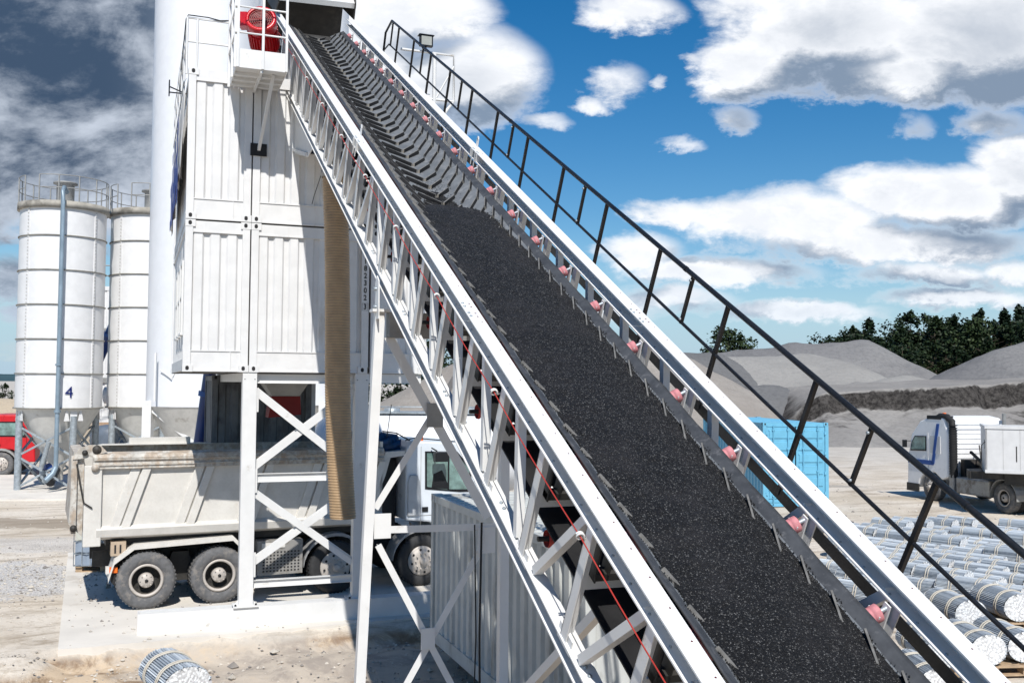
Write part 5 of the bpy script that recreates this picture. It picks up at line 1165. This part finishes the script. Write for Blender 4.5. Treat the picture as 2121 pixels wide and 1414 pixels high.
# front rows: ends face the viewer
put_b(7.50,16.35,.0,.14,'rod bundle on a double pallet with its round white end beside the white rail',2)
put_p(6.95,16.25,0,.1,'lower pallet of the double stack beside the white rail'); put_p(6.97,16.28,.146,.14,'upper pallet of the double stack beside the white rail')
put_b(8.42,16.6,.05,.12,'rod bundle with the white round end at the right frame edge, second row',2)
put_p(8.0,16.5,.05,.08,'lower pallet under the bundle at the right frame edge, second row'); put_p(8.0,16.5,.196,.13,'upper pallet under the bundle at the right frame edge, second row')
put_b(7.02,14.75,-.02,.1,'lowest rod bundle just right of the white rail, in the front row',1)
put_p(6.5,14.7,-.02,.1,'pallet under the lowest bundle beside the white rail')
put_b(7.66,14.95,-.02,.12,'lowest rod bundle at the right frame edge, in the front row',1)
put_p(7.55,14.85,-.02,.1,'pallet under the lowest bundle at the right frame edge')
put_b(6.30,14.6,-.02,.05,'rod bundle seen through the gap between belt edge and lower white rail',1)
put_b(5.75,13.5,-.02,.05,'rod bundle nearest the viewer in the gap beside the belt, low at the right',0)
# long rows, axis mostly across
ang0=PI/2-.78; e_=V((math.sin(ang0),-math.cos(ang0),0)); p_=V((math.cos(ang0),math.sin(ang0),0))
ordn=['first','second','third','fourth','fifth','sixth','seventh','eighth','ninth','tenth','eleventh','twelfth','thirteenth','fourteenth','fifteenth','sixteenth']
jn=0
for j_ in range(-9,14):
    rowp=[]
    for i_ in range(-9,9):
        q=V((9.6,21.8,0))+e_*(1.06*i_+.35*(j_%3))+p_*(.64*j_)
        if .352<q.x/q.y<.545 and 18.6<q.y<27.6 and random.random()>.05: rowp.append(q)
    if not rowp: continue
    for n_,q in enumerate(rowp):
        up_=random.random()<.34; rj=ordn[min(jn,15)]
        if up_:
            yd=V((-math.sin(ang0),math.cos(ang0),0)); xd=V((math.cos(ang0),math.sin(ang0),0)); c_=q+yd*.5-xd*.60-yd*.45
            put_p(c_.x,c_.y,0,ang0,'pallet under the %s bundle from the left in the %s diagonal row'%(ordn[n_],rj))
        put_b(q.x+random.uniform(-.04,.04),q.y+random.uniform(-.04,.04),.146 if up_ else 0,ang0+random.uniform(-.08,.08),'%s bundle from the left in the %s diagonal row, counting from the front'%(ordn[n_],ordn[min(jn,15)]))
    jn+=1
# pallets under that row
put_b(-3.70,11.62,.45,.62,'bundle of grey rods at the bottom left edge, lying on the dirt before the slab',0)
put_b(-4.15,11.55,.0,.62,'lower bundle of rods cut by the bottom edge, under the other one',0)
put_b(-3.55,11.35,.0,.62,'rod bundle at the bottom edge, right of the lower one on the dirt',0)
put_b(.95,4.85+1.9,-.02,.3,'grey bundle under the conveyor truss, beside the container end',0)
# ================================================================ HEAPS
def heap(name,label,ridges,x0,x1,y0,y1,step,mt,slope=.62,cat='gravel heap',rough=.25,zfun=None,top=None,seed=0,grp=None):
    nxx=int((x1-x0)/step);nyy=int((y1-y0)/step); vs=[];fs=[]
    for j in range(nyy+1):
        for i in range(nxx+1):
            x=x0+(x1-x0)*i/nxx;y=y0+(y1-y0)*j/nyy; h=-3
            for (ax_,ay,ah,bx,by,bh) in ridges:
                dx,dy=bx-ax_,by-ay; L2=dx*dx+dy*dy+1e-9; t_=max(0,min(1,((x-ax_)*dx+(y-ay)*dy)/L2)); d_=math.hypot(x-ax_-dx*t_,y-ay-dy*t_)
                hh=ah+(bh-ah)*t_-math.sqrt(d_*d_+2.0)*slope+1.41*slope
                k_=1.2; 
                h=max(h,hh) if abs(h-hh)>k_ else max(h,hh)+(k_-abs(h-hh))**2/(4*k_)
            n_=NZ.fractal(V((x*.12+seed,y*.12,seed)),.85,2.1,6)
            # gullies running downhill
            n2=NZ.noise(V((x*.5+seed,y*.07,2)))
            h+=rough*n_*1.5+rough*.7*n2+rough*.35*NZ.fractal(V((x*.6,y*.6,seed)),.8,2.1,4)
            vs.append((x,y,max(h,-.6)))
    for j in range(nyy):
        for i in range(nxx): q=j*(nxx+1)+i; fs.append((q,q+1,q+nxx+2,q+nxx+1))
    o=MB().add(vs,fs,0,True).build(name,mt); return tag(o,label,cat,grp)
heap('gravel_heap','large flat-topped grey gravel heap rising behind the handrail and the blue container',[(17,112,7.6,31,110,8.9),(31,110,8.9,39,110,9.0),(39,110,9.0,43,110,6.9)],0,66,90,130,.8,GRAV,seed=1)
heap('gravel_heap','pale smooth heap lying against the front of the large grey one',[(19,101,7.2,30,101,7.35),(30,101,7.35,32.5,98,6.6)],6,50,84,118,.8,GRAVP,slope=.5,seed=7,rough=.15)
heap('gravel_heap','small dark grey round heap in front of the pale one, above the blue container',[(22.2,90,4.3,23.5,90,4.35)],12,38,80,102,.6,GRAVD,slope=.42,seed=3)
heap('gravel_heap','steep grey heap climbing to the right frame edge in front of the forest',[(46.0,91,8.3,60,93,13.5)],28,72,78,112,.8,GRAV,slope=.60,seed=11)
heap('gravel_heap','low pale ridge between the two big grey heaps',[(33,93,4.6,37,94,5.0),(37,94,5.0,40,93,4.6)],24,50,84,104,.6,GRAVP,slope=.4,seed=5)
heap('gravel_heap','pale brown gravel heap seen through the conveyor legs behind the white tanker',[(-3.5,86,6.3,2.5,86,8.6),(2.5,86,8.6,12,90,8.4)],-26,26,66,104,.8,gravel('brown_gravel',(.30,.27,.24),(.36,.33,.295),(.25,.225,.20)),slope=.58,seed=13)
heap('gravel_heap','grey gravel heap behind the conveyor, left of the large flat-topped one',[(10,100,7.6,20,100,7.4)],0,30,88,112,.8,GRAVD,slope=.55,seed=15)
heap('sand_heap','small yellow sand heap behind the red truck at the left frame edge',[(-36.5,70,2.9,-34.5,70,2.85)],-44,-27,62,78,.4,SANDM,slope=.5,cat='sand heap',seed=17,rough=.08)
heap('sand_heap','long reddish earth bank behind the round grey tank and silo legs',[(-31,76,2.1,-18,78,2.6)],-38,-10,68,86,.5,gravel('red_earth',(.34,.22,.14),(.42,.29,.19),(.26,.16,.10),2),slope=.5,cat='earth bank',seed=19,rough=.1)
# cut bench with a moist, nearly upright face
vs=[];fs=[];mi=[]; X0,X1,Y0,Y1,st=19.,66.,60.,96.,.36
nxx=int((X1-X0)/st);nyy=int((Y1-Y0)/st)
def bench_h(x,y):
    yc=80+1.6*NZ.noise(V((x*.16,0,5)))+.5*NZ.noise(V((x*.7,1,5)))   # line of the cut
    tz=3.65+(x-24)*.062+.12*NZ.noise(V((x*.3,y*.3,1))); bz=tz-1.75-.6*NZ.noise(V((x*.22,4,2)))
    lefte=smooth(x,19.5,25.5); 
    n_=NZ.fractal(V((x*.22,y*.22,9)),.85,2.1,5)*.28
    if y>yc: h=tz+.35*smooth(y,yc,yc+10)
    elif y>yc-.9: h=tz+(bz-tz)*((yc-y)/.9)+.05*NZ.noise(V((x*1.2,y*2,0)))
    else: h=bz*max(0,1-(yc-.9-y)/9.5)**1.15+n_*smooth(y,Y0+5,Y0+12)
    return h*lefte*(1-smooth(y,90,96)*.0)-(1-smooth(y,68,71))*.3
for j in range(nyy+1):
    for i in range(nxx+1): x=X0+(X1-X0)*i/nxx; y=Y0+(Y1-Y0)*j/nyy; vs.append((x,y,bench_h(x,y)))
for j in range(nyy):
    for i in range(nxx): q=j*(nxx+1)+i; fs.append((q,q+1,q+nxx+2,q+nxx+1))
mb=MB(); mb.add(vs,fs,0,False); 
for n_,f in enumerate(fs):
    hs_=[vs[q][2] for q in f]; cx=sum(vs[q][0] for q in f)/4; cy=sum(vs[q][1] for q in f)/4
    wetn=NZ.fractal(V((cx*.35,cy*.35,3)),.8,2.1,4)
    pass
bo=mb.build('gravel_bench',[BENCHM,MOIST],None,smoothall=True); tag(bo,'pale gravel bench with a dark moist upright cut face behind the right truck','gravel heap')
# ================================================================ TREES
def tree_proto(kind,hgt,rad,seed,n=1500,mt=None,conifer=False):
    random.seed(seed); t=thing(kind,'x','tree')
    mb=MB(); th=hgt*.95; mb.tube((0,0,0),(0,0,th*.55),hgt*.018,8,r1=hgt*.010); mb.tube((0,0,th*.55),(.0,0,th),hgt*.010,6,r1=.02)
    limbs=[]
    for i in range(16):
        a=random.random()*6.28; z_=hgt*random.uniform(.22,.8); l=rad*random.uniform(.5,.95)*(1-.5*max(0,z_/hgt-.5)); e=V((l*math.cos(a),l*math.sin(a),z_+l*random.uniform(.2,.7))); mb.tube((0,0,z_),e,hgt*.006,5,r1=.015); limbs.append(e)
    mb.build('trunk',BARK,t)
    mb=MB(); cl=[]
    for i in range(34):
        f=random.random()**.8; z_=hgt*(.16+.82*f)
        w_=(1-f)*1.05+.06 if conifer else math.sin(PI*min(1,.18+.80*f))**.7
        a=random.random()*6.28; q=rad*w_*random.uniform(.25,1.0); cl.append((V((q*math.cos(a),q*math.sin(a),z_)),rad*random.uniform(.20,.42)*(.5+.5*w_)))
    for i in range(n):
        c,r_=random.choice(cl); d=V((random.gauss(0,1),random.gauss(0,1),random.gauss(0,1))).normalized(); p=c+d*r_*random.uniform(.45,1.08)*V((1,1,.8)).length/1.6
        s_=random.uniform(.13,.34)*hgt/13; x=V((random.gauss(0,1),random.gauss(0,1),random.gauss(0,.6))).normalized(); y=x.cross(V((random.gauss(0,1),random.gauss(0,1),1))).normalized()
        m_=0 if random.random()<.75 else 1
        mb.add([p-x*s_,p-y*s_*.6,p+x*s_,p+y*s_*.7],[(0,1,2,3)],m_)
    mb.build('crown',mt or [LEAF[0],LEAF[1]],t); return t
tps=[tree_proto('broadleaf_tree',13,4.2,1,2600),tree_proto('broadleaf_tree',13,3.4,2,2400,[LEAF[1],LEAF[0]]),tree_proto('pine_tree',13,2.6,3,1900,[LEAF[0],LEAF[0]],True),tree_proto('broadleaf_tree',13,4.8,4,2800,[LEAF[1],LEAF[2]])]
usedT=[False]*4
def put_t(k,x,y,z,s,label,grp):
    if usedT[k]: c=copy(tps[k])
    else: c=tps[k]; usedT[k]=True
    c.location=(x,y,z); c.scale=(s*random.uniform(.9,1.15),)*2+(s,); c.rotation_euler=(0,0,random.random()*6); c['label']=label
    if grp: c['group']=grp
random.seed(9)
FG='forest trees beyond the gravel heaps'; FL='dark dense forest tree in the row beyond the grey heaps on the right'
xs_=43
row=0
for row,(yy,nn,zz,hh) in enumerate(((130,24,-.5,.76),(138,24,.0,.86),(148,23,.4,.93),(158,22,.8,1.0))):
    for i in range(nn):
        x=40+2.6*row+ (34*i/nn)*(1+.08*row)+random.uniform(-1.2,1.2)+row*1.5; rise=smooth(x,50,80)*.22
        k=random.choice((0,0,1,2,2,2,3) if x>58 else (0,1,2,0)); put_t(k,x,yy+random.uniform(-3,3),zz,(hh+rise)*random.uniform(.86,1.10),FL,FG)
for i,(x,s) in enumerate(((28.2,.66),(30.2,.80),(32.3,.74),(34.2,.60),(26.6,.52))): put_t(3 if i%2 else 0,x,138+i,-.2,s*1.18,'round bushy tree of the small clump behind the large grey heap, left of the forest','clump of trees behind the large heap')
put_t(0,25.2,137,0,.66,'lone low tree left of the small clump, just beside the white rail',None)
for i,x in enumerate((-21,-18.6,-16.2,-13.8,-11.5,-9.6)): put_t((0,3,0,1,0,3)[i],x,118+2*i,-1,.80+.08*math.sin(i*2),'dark tree behind the brown heap, seen between hose and conveyor legs','trees behind the brown heap')
for i,x in enumerate((-92,-86,-80,-75,-70,-64,-58,-52)): put_t((0,1,3,0,1,0,3,0)[i],x,165+4*(i%3),-3,.50+.05*math.sin(i*3),'dark tree on the left skyline behind the red truck and silos','trees on the left skyline')
# ================================================================ floodlight beyond the conveyor
FP=O+U*2.25+D*15.2; 
FLT=thing('floodlight','black floodlight on a white tubular frame behind the upper end of the handrail','lamp',FP,AX)
mb=MB(); mb.path([(-.45,0,.10),(.55,0,.10),(.55,0,-.75),(.30,0,-1.1)],.025,8); mb.path([(.18,0,.1),(.18,0,-2.4)],.035,8); mb.path([(-.3,0,-.75),(.55,0,-.75)],.022,8); mb.path([(.55,0,-.1),(.2,0,-.75)],.018,6); mb.path([(.55,0,-.75),(.1,.0,-1.3)],.018,6); mb.build('frame',WHITE,FLT)
mb=MB(); mb.box(-.12,.12,-.10,-.02,.18,.38,0); mb.box(-.095,.095,-.105,-.10,.20,.36,1); mb.box(-.14,.14,-.12,.02,.375,.39,0); mb.bar((0,0,.1),(0,-.05,.2),.03,.03); mb.build('lamp_head',[BLACKP,mat('lamp_glass_grey',(.35,.36,.33),.2)],FLT)
# stones beside the rail on the right
ST=thing('rubble','grey rubble stones lying on the pale yard beside the rod bundles','rubble',(9.75,29.3,0)); mb=MB()
random.seed(3)
for i in range(7):
    r_=random.uniform(.12,.42); c=V((random.uniform(-.9,1.1),random.uniform(-.4,.4),r_*.4)); vs=[]
    for a_ in range(8):
        for b_ in range(5):
            th=PI*(b_+.5)/5; ph=2*PI*a_/8; q=r_*(.8+.4*random.random()); vs.append(c+V((q*math.sin(th)*math.cos(ph)*1.2,q*math.sin(th)*math.sin(ph),q*.7*math.cos(th))))
    fs=[(a_*5+b_,((a_+1)%8)*5+b_,((a_+1)%8)*5+b_+1,a_*5+b_+1) for a_ in range(8) for b_ in range(4)]+[tuple(a_*5 for a_ in range(8)),tuple(a_*5+4 for a_ in range(8))]
    mb.add(vs,fs,0)
mb.build('stones',GRAVD,ST)
